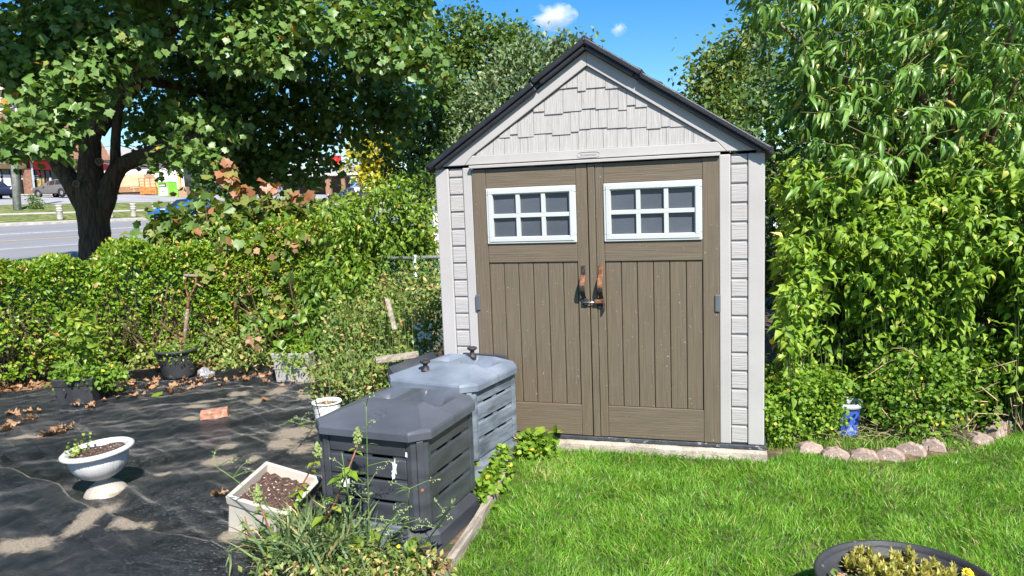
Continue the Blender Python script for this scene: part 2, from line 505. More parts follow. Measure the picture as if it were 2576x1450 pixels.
# ------------------------------------------------------------------ landscape fabric over the vegetable bed
def fabric_mat():
    m = pmat('landscape_fabric', (.009, .0095, .0115), .36, .35, 5, spec=.6)
    nt = m.node_tree; b = nt.nodes['Principled BSDF']; L = nt.links.new
    base = b.inputs['Base Color'].links[0].from_socket
    tc = _n(nt, 'ShaderNodeTexCoord')
    def noise(sc, det, rough=.6, rot=0, stretch=(1, 1, 1)):
        mp = _n(nt, 'ShaderNodeMapping'); mp.inputs['Rotation'].default_value = (0, 0, rot); mp.inputs['Scale'].default_value = stretch
        L(tc.outputs['Object'], mp.inputs[0])
        k = _n(nt, 'ShaderNodeTexNoise'); k.inputs['Scale'].default_value = sc; k.inputs['Detail'].default_value = det; k.inputs['Roughness'].default_value = rough
        L(mp.outputs[0], k.inputs['Vector']); return k.outputs['Fac']
    def ramp(s, a, z, ca=(0, 0, 0, 1), cz=(1, 1, 1, 1)):
        r = _n(nt, 'ShaderNodeValToRGB'); r.color_ramp.elements[0].position = a; r.color_ramp.elements[1].position = z
        r.color_ramp.elements[0].color = ca; r.color_ramp.elements[1].color = cz; L(s, r.inputs[0]); return r.outputs[0]
    def mix(f, a, c, typ='MIX'):
        x = _n(nt, 'ShaderNodeMixRGB', blend_type=typ); L(f, x.inputs[0]); L(a, x.inputs[1])
        if isinstance(c, tuple): x.inputs[2].default_value = c
        else: L(c, x.inputs[2])
        return x.outputs[0]
    a = _n(nt, 'ShaderNodeAttribute'); a.attribute_name = 'sand'
    n1 = noise(16, 9, .72)
    ad = _n(nt, 'ShaderNodeMath', operation='MULTIPLY_ADD'); ad.inputs[1].default_value = 1.5; ad.inputs[2].default_value = -.75; L(n1, ad.inputs[0])
    su = _n(nt, 'ShaderNodeMath', operation='ADD'); L(a.outputs['Fac'], su.inputs[0]); L(ad.outputs[0], su.inputs[1])
    sandf = ramp(su.outputs[0], .34, .72)
    sandc = ramp(noise(120, 4), .3, .7, (.24, .19, .135, 1), (.52, .44, .335, 1))
    # dust caught in the weave: pale flecks and streaks
    dust = ramp(noise(4.0, 10, .78, .55, (4, 13, 1)), .53, .70, cz=(.75, .75, .75, 1))
    flecks = ramp(noise(46, 5, .7, .55, (1, 2.6, 1)), .56, .68, cz=(.8, .8, .8, 1))
    patch = ramp(noise(1.6, 3), .40, .62)
    fl = _n(nt, 'ShaderNodeMixRGB', blend_type='MULTIPLY'); fl.inputs[0].default_value = 1; L(flecks, fl.inputs[1]); L(patch, fl.inputs[2])
    sheen_streaks = ramp(noise(5.0, 8, .7, .42, (1.2, 34, 1)), .56, .66, cz=(.9, .9, .9, 1)); broad = ramp(noise(.75, 3, .5, 0, (1, 1.6, 1)), .47, .66)
    sf = _n(nt, 'ShaderNodeMixRGB', blend_type='MULTIPLY'); sf.inputs[0].default_value = 1; L(sheen_streaks, sf.inputs[1]); L(broad, sf.inputs[2])
    base = mix(sf.outputs[0], base, (.20, .225, .26, 1))  # bluish streaks: sheen of the woven plastic painted into the colour
    c1 = mix(dust, base, (.030, .033, .039, 1)); c2 = mix(fl.outputs[0], c1, (.36, .345, .32, 1)); c3 = mix(sandf, c2, sandc)
    L(c3, b.inputs['Base Color'])
    mr = _n(nt, 'ShaderNodeMapRange'); mr.inputs['To Min'].default_value = .29; mr.inputs['To Max'].default_value = .95
    L(sandf, mr.inputs['Value']); L(mr.outputs[0], b.inputs['Roughness'])
    w = _n(nt, 'ShaderNodeTexWave'); w.inputs['Scale'].default_value = 60; w.inputs['Distortion'].default_value = 3; w.inputs['Detail'].default_value = 3
    mp2 = _n(nt, 'ShaderNodeMapping'); mp2.inputs['Rotation'].default_value = (0, 0, 1.15); L(tc.outputs['Object'], mp2.inputs[0]); L(mp2.outputs[0], w.inputs['Vector'])
    wr = noise(7, 7, .65, .5, (1.2, 5, 1))
    mm = _n(nt, 'ShaderNodeMath', operation='MULTIPLY_ADD'); mm.inputs[1].default_value = .30; L(w.outputs['Fac'], mm.inputs[0]); L(wr, mm.inputs[2])
    bp = _n(nt, 'ShaderNodeBump'); bp.inputs['Strength'].default_value = .8; bp.inputs['Distance'].default_value = .055
    L(mm.outputs[0], bp.inputs['Height']); L(bp.outputs[0], b.inputs['Normal'])
    return m
fabric_m = fabric_mat()
SAND = [((745, 1090), .22, .10), ((575, 1130), .10, .04), ((520, 1010), .16, .05), ((770, 960), .14, .05), ((410, 1200), .08, .03), ((200, 1330), .07, .10), ((235, 1310), .10, .16), ((60, 1375), .22, .07), ((550, 1165), .15, .075), ((640, 1160), .05, .05), ((710, 1120), .14, .10), ((495, 1025), .14, .05), ((600, 990), .12, .06), ((700, 985), .12, .09), ((770, 1000), .10, .08),
        ((330, 1330), .16, .05), ((70, 1110), .20, .035), ((600, 1350), .12, .06), ((650, 1010), .10, .07), ((830, 1010), .12, .1), ((760, 1130), .10, .09), ((480, 1060), .10, .05)]
def fabric_height(X, Y):
    P = np.stack([X, Y, 0 * X], -1)
    # long soft wrinkles running across the bed, finer ones on top
    h = .050 * (vnoise(P * [.9, 1.3, 1]) - .5) + .034 * (vnoise((P @ np.array([[.8, -.6, 0], [.6, .8, 0], [0, 0, 1]])) * [1.1, 5.5, 1] + 3) - .5)
    h += .014 * (vnoise((P @ np.array([[.85, .52, 0], [-.52, .85, 0], [0, 0, 1]])) * [3, 13, 1] + 11) - .5) + .012 * (vnoise(P * [22, 14, 1] + 5) - .5)
    fold = np.abs(vnoise((P @ np.array([[.88, .47, 0], [-.47, .88, 0], [0, 0, 1]])) * [1.3, 9, 1] + 17) - .5)
    h += .011 * np.clip(1 - fold * 7, 0, 1) * vnoise(P * [1.2, 1.2, 1] + 31)
    return h
def fabric(name, outline, base, label, nx=150, ny=150):
    (x0, x1), (y0, y1) = outline['x'], outline['y']
    u, v = np.meshgrid(np.linspace(0, 1, nx), np.linspace(0, 1, ny), indexing='ij')
    yb = outline['back']; yf = outline['front']
    X = x0 + (x1 - x0) * u
    Yb = np.interp(X, *zip(*yb)); Yf = np.interp(X, *zip(*yf))
    Yb = Yb + .06 * (vnoise(np.stack([X * 4, 0 * X, 0 * X + 2], -1)) - .5); Yf = Yf + .05 * (vnoise(np.stack([X * 3, 0 * X, 0 * X + 8], -1)) - .5)
    Y = Yf + (Yb - Yf) * v
    Zz = base + fabric_height(X, Y) + .09 * np.exp(-((1 - v) / .05) ** 2) * (vnoise(np.stack([X * 2.5, 0 * X, 0 * X + 4], -1)) - .15) * outline.get('ruck', 1)
    edge = np.minimum(np.minimum(v, 1 - v) * 40, 1)
    V = np.stack([X, Y, Zz], -1).reshape(-1, 3)
    idx = np.arange(nx * ny).reshape(nx, ny)
    F = np.stack([idx[:-1, :-1], idx[1:, :-1], idx[1:, 1:], idx[:-1, 1:]], -1).reshape(-1, 4)
    me = mesh_from(name, V, F, fabric_m, True)
    sand = np.zeros(nx * ny)
    for (sx, sy), rx, ry in SAND:
        c = onz(sx, sy, -.07); d = V - c
        a = d @ RT / rx; b_ = d @ FH / (ry * 1.9)
        sand = np.maximum(sand, .95 * np.exp(-(np.abs(a * 1.15) ** 2.4 + np.abs(b_ * 1.15) ** 2.4)))
    at_ = me.attributes.new('sand', 'FLOAT', 'POINT'); at_.data.foreach_set('value', sand.astype(np.float32))
    o = link(bpy.data.objects.new(name, me))
    sd = o.modifiers.new('thickness', 'SOLIDIFY'); sd.thickness = .004; sd.offset = -1
    return tag(o, label, 'ground cover', 'sheets of black landscape fabric')
SEAM = [(-7, -1.15), (-3.6, -1.28), (-3.2, -1.36), (-2.95, -1.52), (-2.4, -1.72), (-1.9, -1.83), (-1.0, -1.95)]
BACK = [(-7, -.3), (-6.0, .25), (-5.6, .55), (-5.2, .95), (-4.9, 1.35), (-4.2, 1.6), (-3.5, 1.65), (-2.6, 1.35), (-1.9, 1.0), (-1.0, .8)]
fabric('landscape_fabric', dict(x=(-7, -1.15), y=(0, 1), back=BACK, front=[(x, y - .12) for x, y in SEAM]), -.062, 'dusty black landscape fabric with the white urn, the brick and dry leaves lying on it', 190, 150)
fabric('landscape_fabric', dict(x=(-6.5, -.95), y=(0, 1), back=SEAM, front=[(-6.5, -4), (-1, -4)], ruck=.35), -.045, 'nearer black landscape fabric sheet overlapping the other in front of the urn', 170, 130)
# ------------------------------------------------------------------ garden shed
grey_m = pmat('shed_grey_resin', (.39, .37, .358), .55, .05, 3, .12, 300, spots=[((.40, .37, .35), 6, .68)])
grain_m = pmat('shed_grey_grain', (.385, .365, .353), .6, .08, 5, .9, 18, stretch=(14, 1, 1), bstretch=(14, 1, .35), bdist=.006)
brick_grain_m = pmat('siding_grain', (.385, .365, .353), .6, .06, 5, .8, 14, stretch=(1, 1, 12), bstretch=(.5, 1, 16), bdist=.006)
door_v_m = pmat('door_brown_grain', (.130, .102, .070), .52, .10, 7, .75, 12, stretch=(10, 1, .6), bstretch=(16, 1, .25), bdist=.004, spots=[((.36, .33, .27), 75, .70)])
door_h_m = pmat('door_brown_rail', (.130, .102, .070), .52, .10, 7, .75, 12, stretch=(.6, 1, 10), bstretch=(.25, 1, 16), bdist=.004, spots=[((.36, .33, .27), 75, .72)])
frame_m = pmat('window_white', (.46, .475, .465), .45, .04, 4)
pane_m = pmat('window_pane', (.07, .082, .10), .30, .18, 2, .1, 60, spots=[((.4, .42, .42), 90, .74)], spec=.5)
roof_m = pmat('roof_black_resin', (.022, .023, .028), .55, .4, 20, .7, 90, bstretch=(1, 1, 1), bdist=.01, spots=[((.07, .07, .075), 70, .66)])
roof_edge_m = pmat('roof_black_edge', (.018, .019, .024), .42, .3, 8, .3, 120)
hinge_m = pmat('hinge_grey', (.10, .105, .12), .5, .1)
rust_m = pmat('rusty_iron', (.15, .055, .025), .65, .5, 30, .6, 150, col2=(.30, .13, .06))
iron_m = pmat('black_iron', (.03, .028, .028), .5, .3, 40, .4, 150, spots=[((.13, .07, .04), 60, .62)])
steel_m = pmat('bright_steel', (.6, .6, .6), .3, .1, metal=.9)
base_m = pmat('black_floor_edge', (.045, .05, .06), .5, .3, 12, .4, 60, spots=[((.2, .2, .2), 30, .62)])

shed = thing('garden_shed', 'light grey resin garden shed with brown double doors and black gable roof', 'shed')
HW, DW, DEP, EAVE = 1.084, .812, 2.1, 1.862
RIDGE = 2.545
# side, back walls and floor
w = MB()
w.box((-HW, .03, 0), (-HW + .05, DEP, EAVE)); w.box((HW - .05, .03, 0), (HW, DEP, EAVE)); w.box((-HW + .05, DEP - .05, 0), (HW - .05, DEP, EAVE))
w.prism([(-HW + .05, DEP - .05, EAVE + .002), (HW - .05, DEP - .05, EAVE + .002), (0, DEP - .05, RIDGE - .03)], (0, .05, 0))
w.build('wall', grey_m, shed, bevel=.008)
MB().box((-HW - .015, -.022, -.03), (HW + .015, DEP + .01, -.002)).build('base_frame', base_m, shed, bevel=.006)
# front wall panels either side of the doors, built round the siding strip
S0, S1 = .882, .985
for sg in (-1, 1):
    f = MB()
    a, b = sorted((sg * (DW + .002), sg * S0)); f.box((a, -.012, 0), (b, .03, 1.845))
    a, b = sorted((sg * S1, sg * HW)); f.box((a, -.012, 0), (b, .029, 1.845))
    a, b = sorted((sg * S0, sg * S1)); f.box((a, .004, .0005), (b, .028, 1.8445))
    wp = f.build('front_panel', grey_m, shed, bevel=.007)
    z = .012
    while z < 1.80:
        h = .101
        bb = MB().box((a + .004, -.006, z), (b - .004, .006, min(z + h, 1.83)))
        bb.build('siding_block', brick_grain_m, wp, bevel=.003)
        z += .1185
# gable: two sloping boards, bottom board, shingles
SL = (RIDGE - EAVE) / 1.03
def gline(x, drop): return RIDGE - drop - SL * abs(x)
g = MB()
apex_in, base_in = 2.452, 1.924
for sg in (-1, 1):
    pts = [(0, -.022, RIDGE), (0, -.022, apex_in), (sg * .805, -.022, base_in), (sg * .86, -.022, EAVE), (sg * 1.03, -.022, EAVE)]
    g.prism(pts if sg > 0 else pts[::-1], (0, .045, 0))
g.prism([(-.8585, -.0215, EAVE + .001), (.8585, -.0215, EAVE + .001), (.803, -.0215, base_in), (-.803, -.0215, base_in)], (0, .044, 0))
gb = g.build('gable_board', grey_m, shed, bevel=.004)
MB().prism([(-.90, .0235, base_in - .05), (.90, .0235, base_in - .05), (0, .0235, apex_in + .045)], (0, .012, 0)).build('gable_backing', grey_m, gb)
def clip(poly, a, b, c):                            # keep a*x+b*z<=c
    out = []
    for i in range(len(poly)):
        p, q = poly[i], poly[(i + 1) % len(poly)]
        dp, dq = a * p[0] + b * p[1] - c, a * q[0] + b * q[1] - c
        if dp <= 0: out.append(p)
        if dp * dq < 0:
            t = dp / (dp - dq); out.append((p[0] + t * (q[0] - p[0]), p[1] + t * (q[1] - p[1])))
    return out
gs = (apex_in - base_in) / .804
rows = [2.312, 2.172, 2.041, 1.926]; tops = [2.47, 2.335, 2.195, 2.064]
for r, (zb, zt) in enumerate(zip(rows, tops)):
    x = -.85 + rng.random() * .05
    while x < .85:
        wd = rng.choice([.055, .075, .09, .11, .125])
        bot = zb + (rng.choice([-.012, 0, .014]) + rng.normal() * .003 if r < 3 else 0)
        po = [(x, bot), (x + wd - .0025, bot), (x + wd - .0025, zt), (x, zt)]
        po = clip(clip(po, gs, 1, apex_in - .006), -gs, 1, apex_in - .006)
        x += wd
        if len(po) < 3: continue
        ar = abs(sum(po[i][0] * po[(i + 1) % len(po)][1] - po[(i + 1) % len(po)][0] * po[i][1] for i in range(len(po)))) / 2
        if ar < .0004: continue
        th = rng.random() * .0025
        q = MB(); n_ = len(po)
        fr = [(px_, -.006 - th + (pz_ - bot) * .06, pz_) for px_, pz_ in po]; bk = [(px_, .023, pz_) for px_, pz_ in po]
        q.add(fr + bk, [tuple(range(n_)), tuple(range(n_, 2 * n_))[::-1]] + [(i, n_ + i, n_ + (i + 1) % n_, (i + 1) % n_) for i in range(n_)])
        q.build('shingle', grain_m, gb)
# lintel and maker's name
MB().box((-.822, -.046, 1.837), (.822, -.023, 1.857)).build('lintel', grey_m, shed, bevel=.003)
def text_part(name, txt, size, depth, mat, parent, loc, rot=(math.pi / 2, 0, 0), align='CENTER', sx=1.0):
    cu = bpy.data.curves.new(name, 'FONT'); cu.body = txt; cu.size = size; cu.extrude = depth; cu.align_x = align; cu.align_y = 'CENTER'; cu.resolution_u = 3
    tmp = bpy.data.objects.new(name, cu); COL.objects.link(tmp)
    dg = bpy.context.evaluated_depsgraph_get(); dg.update()
    me = bpy.data.meshes.new_from_object(tmp.evaluated_get(dg)); me.name = name
    me.transform(Matrix.Diagonal((sx, 1, 1, 1)))
    bpy.data.objects.remove(tmp)
    me.materials.clear(); me.materials.append(mat)
    o = bpy.data.objects.new(name, me); o.location = loc; o.rotation_euler = rot
    return link(o, parent)
text_part('lettering', 'Rubbermaid', .021, .0012, grey_m, gb, (0, -.0225, 1.889))
oval = MB(); V = []
for k_ in range(40):
    a_ = 2 * math.pi * k_ / 40
    ex = lambda v, p: math.copysign(abs(v) ** p, v)
    for s_, yy in ((1, -.0245), (.93, -.0245), (.93, -.0215), (1, -.0215)):
        V.append((ex(math.cos(a_), .45) * .074 * (s_ if s_ == 1 else .965), yy, 1.889 + ex(math.sin(a_), .6) * .019 * (s_ if s_ == 1 else .87)))
oval.add(V, [(4 * i + j, 4 * i + (j + 1) % 4, 4 * ((i + 1) % 40) + (j + 1) % 4, 4 * ((i + 1) % 40) + j) for i in range(40) for j in range(4)])
oval.build('emblem_ring', grey_m, gb)

# doors
def door(sg):
    xo0, xo1 = (-.812, -.018) if sg < 0 else (-.012, .812)
    d = MB().box((xo0 + .004, .002, .004), (xo1 - .003, .03, 1.828)).build('door', door_v_m, shed)
    d.name = 'door'
    def bar(n_, lo, hi, mt=door_v_m, bv=.004): return MB().box(lo, hi).build(n_, mt, d, bevel=bv)
    o0, o1 = (-.812, -.714) if sg < 0 else (.714, .812)
    bar('stile', (o0, -.020, .002), (o1, .0, 1.83))
    i0, i1 = (-.090, -.018) if sg < 0 else (.037, .090)
    bar('stile', (i0, -.020, .003), (i1, .0, 1.8295))
    if sg > 0: bar('astragal', (-.011, -.022, .001), (.034, .0, 1.829))
    a, b = (-.713, -.091) if sg < 0 else (.091, .713)
    bar('rail', (a, -.018, .004), (b, .0005, .216), door_h_m)
    bar('rail', (a, -.018, 1.192), (b, .0005, 1.320), door_h_m)
    bar('rail', (a, -.018, 1.700), (b, .0005, 1.828), door_h_m)
    pw = (b - a) / 6
    for i in range(6):
        bar('plank', (a + i * pw + .0022, -.0085, .217), (a + (i + 1) * pw - .0022, .0, 1.191), door_v_m, .006)
    # window: outer frame, glazing bars, six panes
    fr = MB(); z0, z1 = 1.3215, 1.6985; bw = .047
    fr.box((a + .001, -.030, z0), (b - .001, -.0, z0 + bw)); fr.box((a + .001, -.030, z1 - bw), (b - .001, 0, z1))
    fr.box((a + .001, -.0302, z0 + bw), (a + bw, 0, z1 - bw)); fr.box((b - bw, -.0302, z0 + bw), (b - .001, 0, z1 - bw))
    fo = fr.build('window_frame', frame_m, d, bevel=.004)
    lip = MB()
    lip.box((a + .016, -.035, z0 + .014), (b - .016, -.0295, z0 + .040)); lip.box((a + .016, -.035, z1 - .040), (b - .016, -.0295, z1 - .014))
    lip.box((a + .016, -.0348, z0 + .040), (a + .042, -.0295, z1 - .040)); lip.box((b - .042, -.0348, z0 + .040), (b - .016, -.0295, z1 - .040))
    lip.build('window_trim', frame_m, d, bevel=.002)
    gw = (b - a - 2 * bw); gh = z1 - z0 - 2 * bw; t = .014
    gb_ = MB()
    gb_.box((a + bw, -.027, (z0 + z1) / 2 - t), (b - bw, -.002, (z0 + z1) / 2 + t))
    for i in (1, 2):
        xx = a + bw + gw * i / 3
        gb_.box((xx - t, -.0273, z0 + bw), (xx + t, -.002, (z0 + z1) / 2 - t)); gb_.box((xx - t, -.0273, (z0 + z1) / 2 + t), (xx + t, -.002, z1 - bw))
    gb_.build('glazing_bar', frame_m, d, bevel=.002)
    for r in range(2):
        for c in range(3):
            x0 = a + bw + gw * c / 3 + (t if c else 0); x1 = a + bw + gw * (c + 1) / 3 - (t if c < 2 else 0)
            zz0 = z0 + bw if r == 0 else (z0 + z1) / 2 + t; zz1 = (z0 + z1) / 2 - t if r == 0 else z1 - bw
            tl = rng.normal() * .0018
            p = MB().add([(x0, -.0045, zz0), (x1, -.0045 - tl, zz0), (x1, -.0045 - tl - .001, zz1), (x0, -.0045, zz1)], [(0, 1, 2, 3)])
            p.build('pane', pane_m, d)
    hx = sg * .803
    MB().box((hx - .017, -.030, .862), (hx + .017, -.018, .972)).build('hinge', hinge_m, shed, bevel=.005)
    # pull handle: plate, bowed strap, lower plate
    hx = -.055 if sg < 0 else .062
    mt = iron_m if sg < 0 else rust_m
    MB().box((hx - .014, -.026, 1.095), (hx + .014, -.018, 1.167)).build('handle_plate', mt, shed, bevel=.002)
    sp = MB(); path = []
    for k_ in range(13):
        u = k_ / 12; path.append((hx, -.026 - .052 * math.sin(math.pi * u) ** .75, 1.10 - .145 * u))
    P_ = np.array(path); T_ = unit(np.gradient(P_, axis=0)); Nn = np.cross(T_, [1, 0, 0]); V = []
    for p_, n_, u in zip(P_, Nn, np.linspace(0, 1, 13)):
        wd = .0145 + .002 * math.sin(math.pi * u)
        for sx_, sn in ((-1, -1), (1, -1), (1, 1), (-1, 1)): V.append(p_ + np.array([sx_ * wd, 0, 0]) + n_ * sn * .003)
    sp.add(V, [(4 * i + j, 4 * i + (j + 1) % 4, 4 * i + 4 + (j + 1) % 4, 4 * i + 4 + j) for i in range(12) for j in range(4)])
    so_ = sp.build('door_handle', rust_m if sg > 0 else iron_m, shed, smooth=False)
    so_.data.materials.append(iron_m); so_.data.materials.append(rust_m)
    for k_, pl in enumerate(so_.data.polygons):
        i = k_ // 4
        pl.material_index = 2 if i < (6 if sg > 0 else 5) else 1
    MB().box((hx - .016, -.030, .893), (hx + .016, -.018, .958)).build('handle_plate', iron_m, shed, bevel=.002)
    return d
door(-1); door(1)
h = MB(); h.box((.020, -.052, .918), (.084, -.030, .941)); h.build('hasp', rust_m, shed, bevel=.002)
MB().box((.076, -.056, .868), (.086, -.026, .917)).build('hasp_lever', iron_m, shed, bevel=.002)
MB().box((.040, -.032, .886), (.066, -.0225, .909)).build('hasp_bracket', iron_m, shed, bevel=.002)
MB().tube([(-.056, -.040, .922), (-.02, -.044, .923), (.03, -.044, .923)], .004, 8).build('hasp_bolt', steel_m, shed, True)
MB().box((-.050, -.040, .905), (-.022, -.0302, .946)).build('hasp_catch', iron_m, shed, bevel=.002)
MB().box((.006, -.0245, .815), (.013, -.0215, .846)).build('keyhole_cover', door_v_m, shed)

# roof: upper and lower panels on both slopes, with rough shingle ends in front
ROOFX, RZ = 1.131, 2.612
sl = (RZ - 1.872) / ROOFX
ang = math.atan(sl)
for sg in (-1, 1):
    for part, (u0, u1, off) in enumerate(((0.0, .36, .0), (.352, ROOFX, -.012))):
        r_ = MB()
        yy = np.linspace(-.070 if part == 0 else -.060, DEP + .08, 24)
        steps = 3 if part == 0 else 6
        V = []; uu = []
        for i in range(steps):                       # stepped courses of moulded shingles
            a_, b_ = u0 + (u1 - u0) * i / steps, u0 + (u1 - u0) * (i + 1) / steps
            uu += [(a_, 0.0), (b_ - .001, .011)]
        m_ = len(uu)
        for y in yy:
            for (u_, lift) in uu:
                V.append((sg * u_, y, RZ - sl * u_ + off + lift + .003 * math.sin(y * 37 + u_ * 60)))
        bot = len(V)
        for y in yy:
            for (u_, lift) in uu: V.append((sg * u_, y, RZ - sl * u_ + off - .034))
        F = []
        for i in range(len(yy) - 1):
            for j in range(m_ - 1):
                q = (i * m_ + j, i * m_ + j + 1, (i + 1) * m_ + j + 1, (i + 1) * m_ + j)
                F.append(q if sg > 0 else q[::-1]); q2 = tuple(bot + k_ for k_ in q); F.append(q2[::-1] if sg > 0 else q2)
        for j in range(m_ - 1):
            F.append((j, j + 1, bot + j + 1, bot + j)); e = (len(yy) - 1) * m_; F.append((e + j, e + j + 1, bot + e + j + 1, bot + e + j))
        for i in range(len(yy) - 1):
            for j in (0, m_ - 1): F.append((i * m_ + j, (i + 1) * m_ + j, bot + (i + 1) * m_ + j, bot + i * m_ + j))
        r_.add(V, F)
        r_.build('roof_panel', roof_m, shed)
        # trim under the front edge: two rounded mouldings
        t_ = MB()
        y0 = -.083 if part == 0 else -.074
        ds = np.array([sg * math.cos(ang), 0, -math.sin(ang)]); dn = np.array([sg * math.sin(ang), 0, math.cos(ang)])
        ua, ub = u0 + (.0 if part == 0 else .004), u1 + (-.004 if part == 0 else -.012)
        for (dz, hh, yy0, yy1, cut) in ((-.012, .017, y0, y0 + .05, 0), (-.043, .014, y0 + .016, y0 + .05, .03)):
            pa = np.array([sg * ua, 0, RZ - sl * ua + off]) + dn * dz; pb = np.array([sg * (ub - cut), 0, RZ - sl * (ub - cut) + off]) + dn * dz
            c_ = (pa + pb) / 2 + np.array([0, (yy0 + yy1) / 2, 0]); t_.obox(c_, ds * np.linalg.norm(pb - pa) / 2, np.array([0, (yy1 - yy0) / 2, 0]), dn * hh)
        t_.build('roof_trim', roof_edge_m, shed, bevel=.007)
    # underside at the eave and soffit in front of the gable
    s_ = MB()
    V = [(sg * .0, -.05, RZ - .062), (sg * 1.06, -.05, RZ - .062 - sl * 1.06), (sg * 1.06, .02, RZ - .062 - sl * 1.06), (0, .02, RZ - .062)]
    s_.prism(V if sg > 0 else V[::-1], (0, 0, .022)); s_.build('soffit', roof_edge_m, shed)
rd = MB()
V = [(-.05, -.074, RZ - .018), (0, -.074, RZ + .022), (.05, -.074, RZ - .018), (.0, -.074, RZ - .03)]
rd.prism(V, (0, DEP + .16, 0)); rd.build('ridge_cap', roof_m, shed, bevel=.006)
# ------------------------------------------------------------------ compost bins
bin_dark_m = pmat('bin_black_plastic', (.042, .046, .055), .42, .3, 4, .12, 160, stretch=(1, 1, 3), spec=.5, spots=[((.085, .085, .09), 90, .66), ((.3, .3, .3), 120, .76)])
bin_lid_m = pmat('bin_black_lid', (.074, .082, .102), .40, .2, 3, .10, 200, spec=.5, spots=[((.10, .105, .115), 60, .66), ((.3, .3, .3), 150, .77)])
bin_grey_m = pmat('bin_faded_plastic', (.10, .12, .15), .55, .35, 3, .12, 120, stretch=(1.5, 1.5, 7), col2=(.18, .21, .255), spots=[((.08, .09, .10), 60, .66), ((.5, .52, .55), 110, .73)])
bin_grey_lid_m = pmat('bin_faded_lid', (.15, .18, .23), .5, .2, 4, .10, 150, col2=(.21, .245, .30), spots=[((.13, .145, .17), 60, .66), ((.5, .52, .55), 130, .74)])
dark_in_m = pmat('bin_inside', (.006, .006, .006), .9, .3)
splash_m = pmat('white_splash', (.75, .75, .74), .7, .08)
screw_m = pmat('rusty_screw', (.28, .10, .05), .6, .4, 60)
compost_m = pmat('compost', (.10, .05, .025), .95, .6, 60, 1, 90)

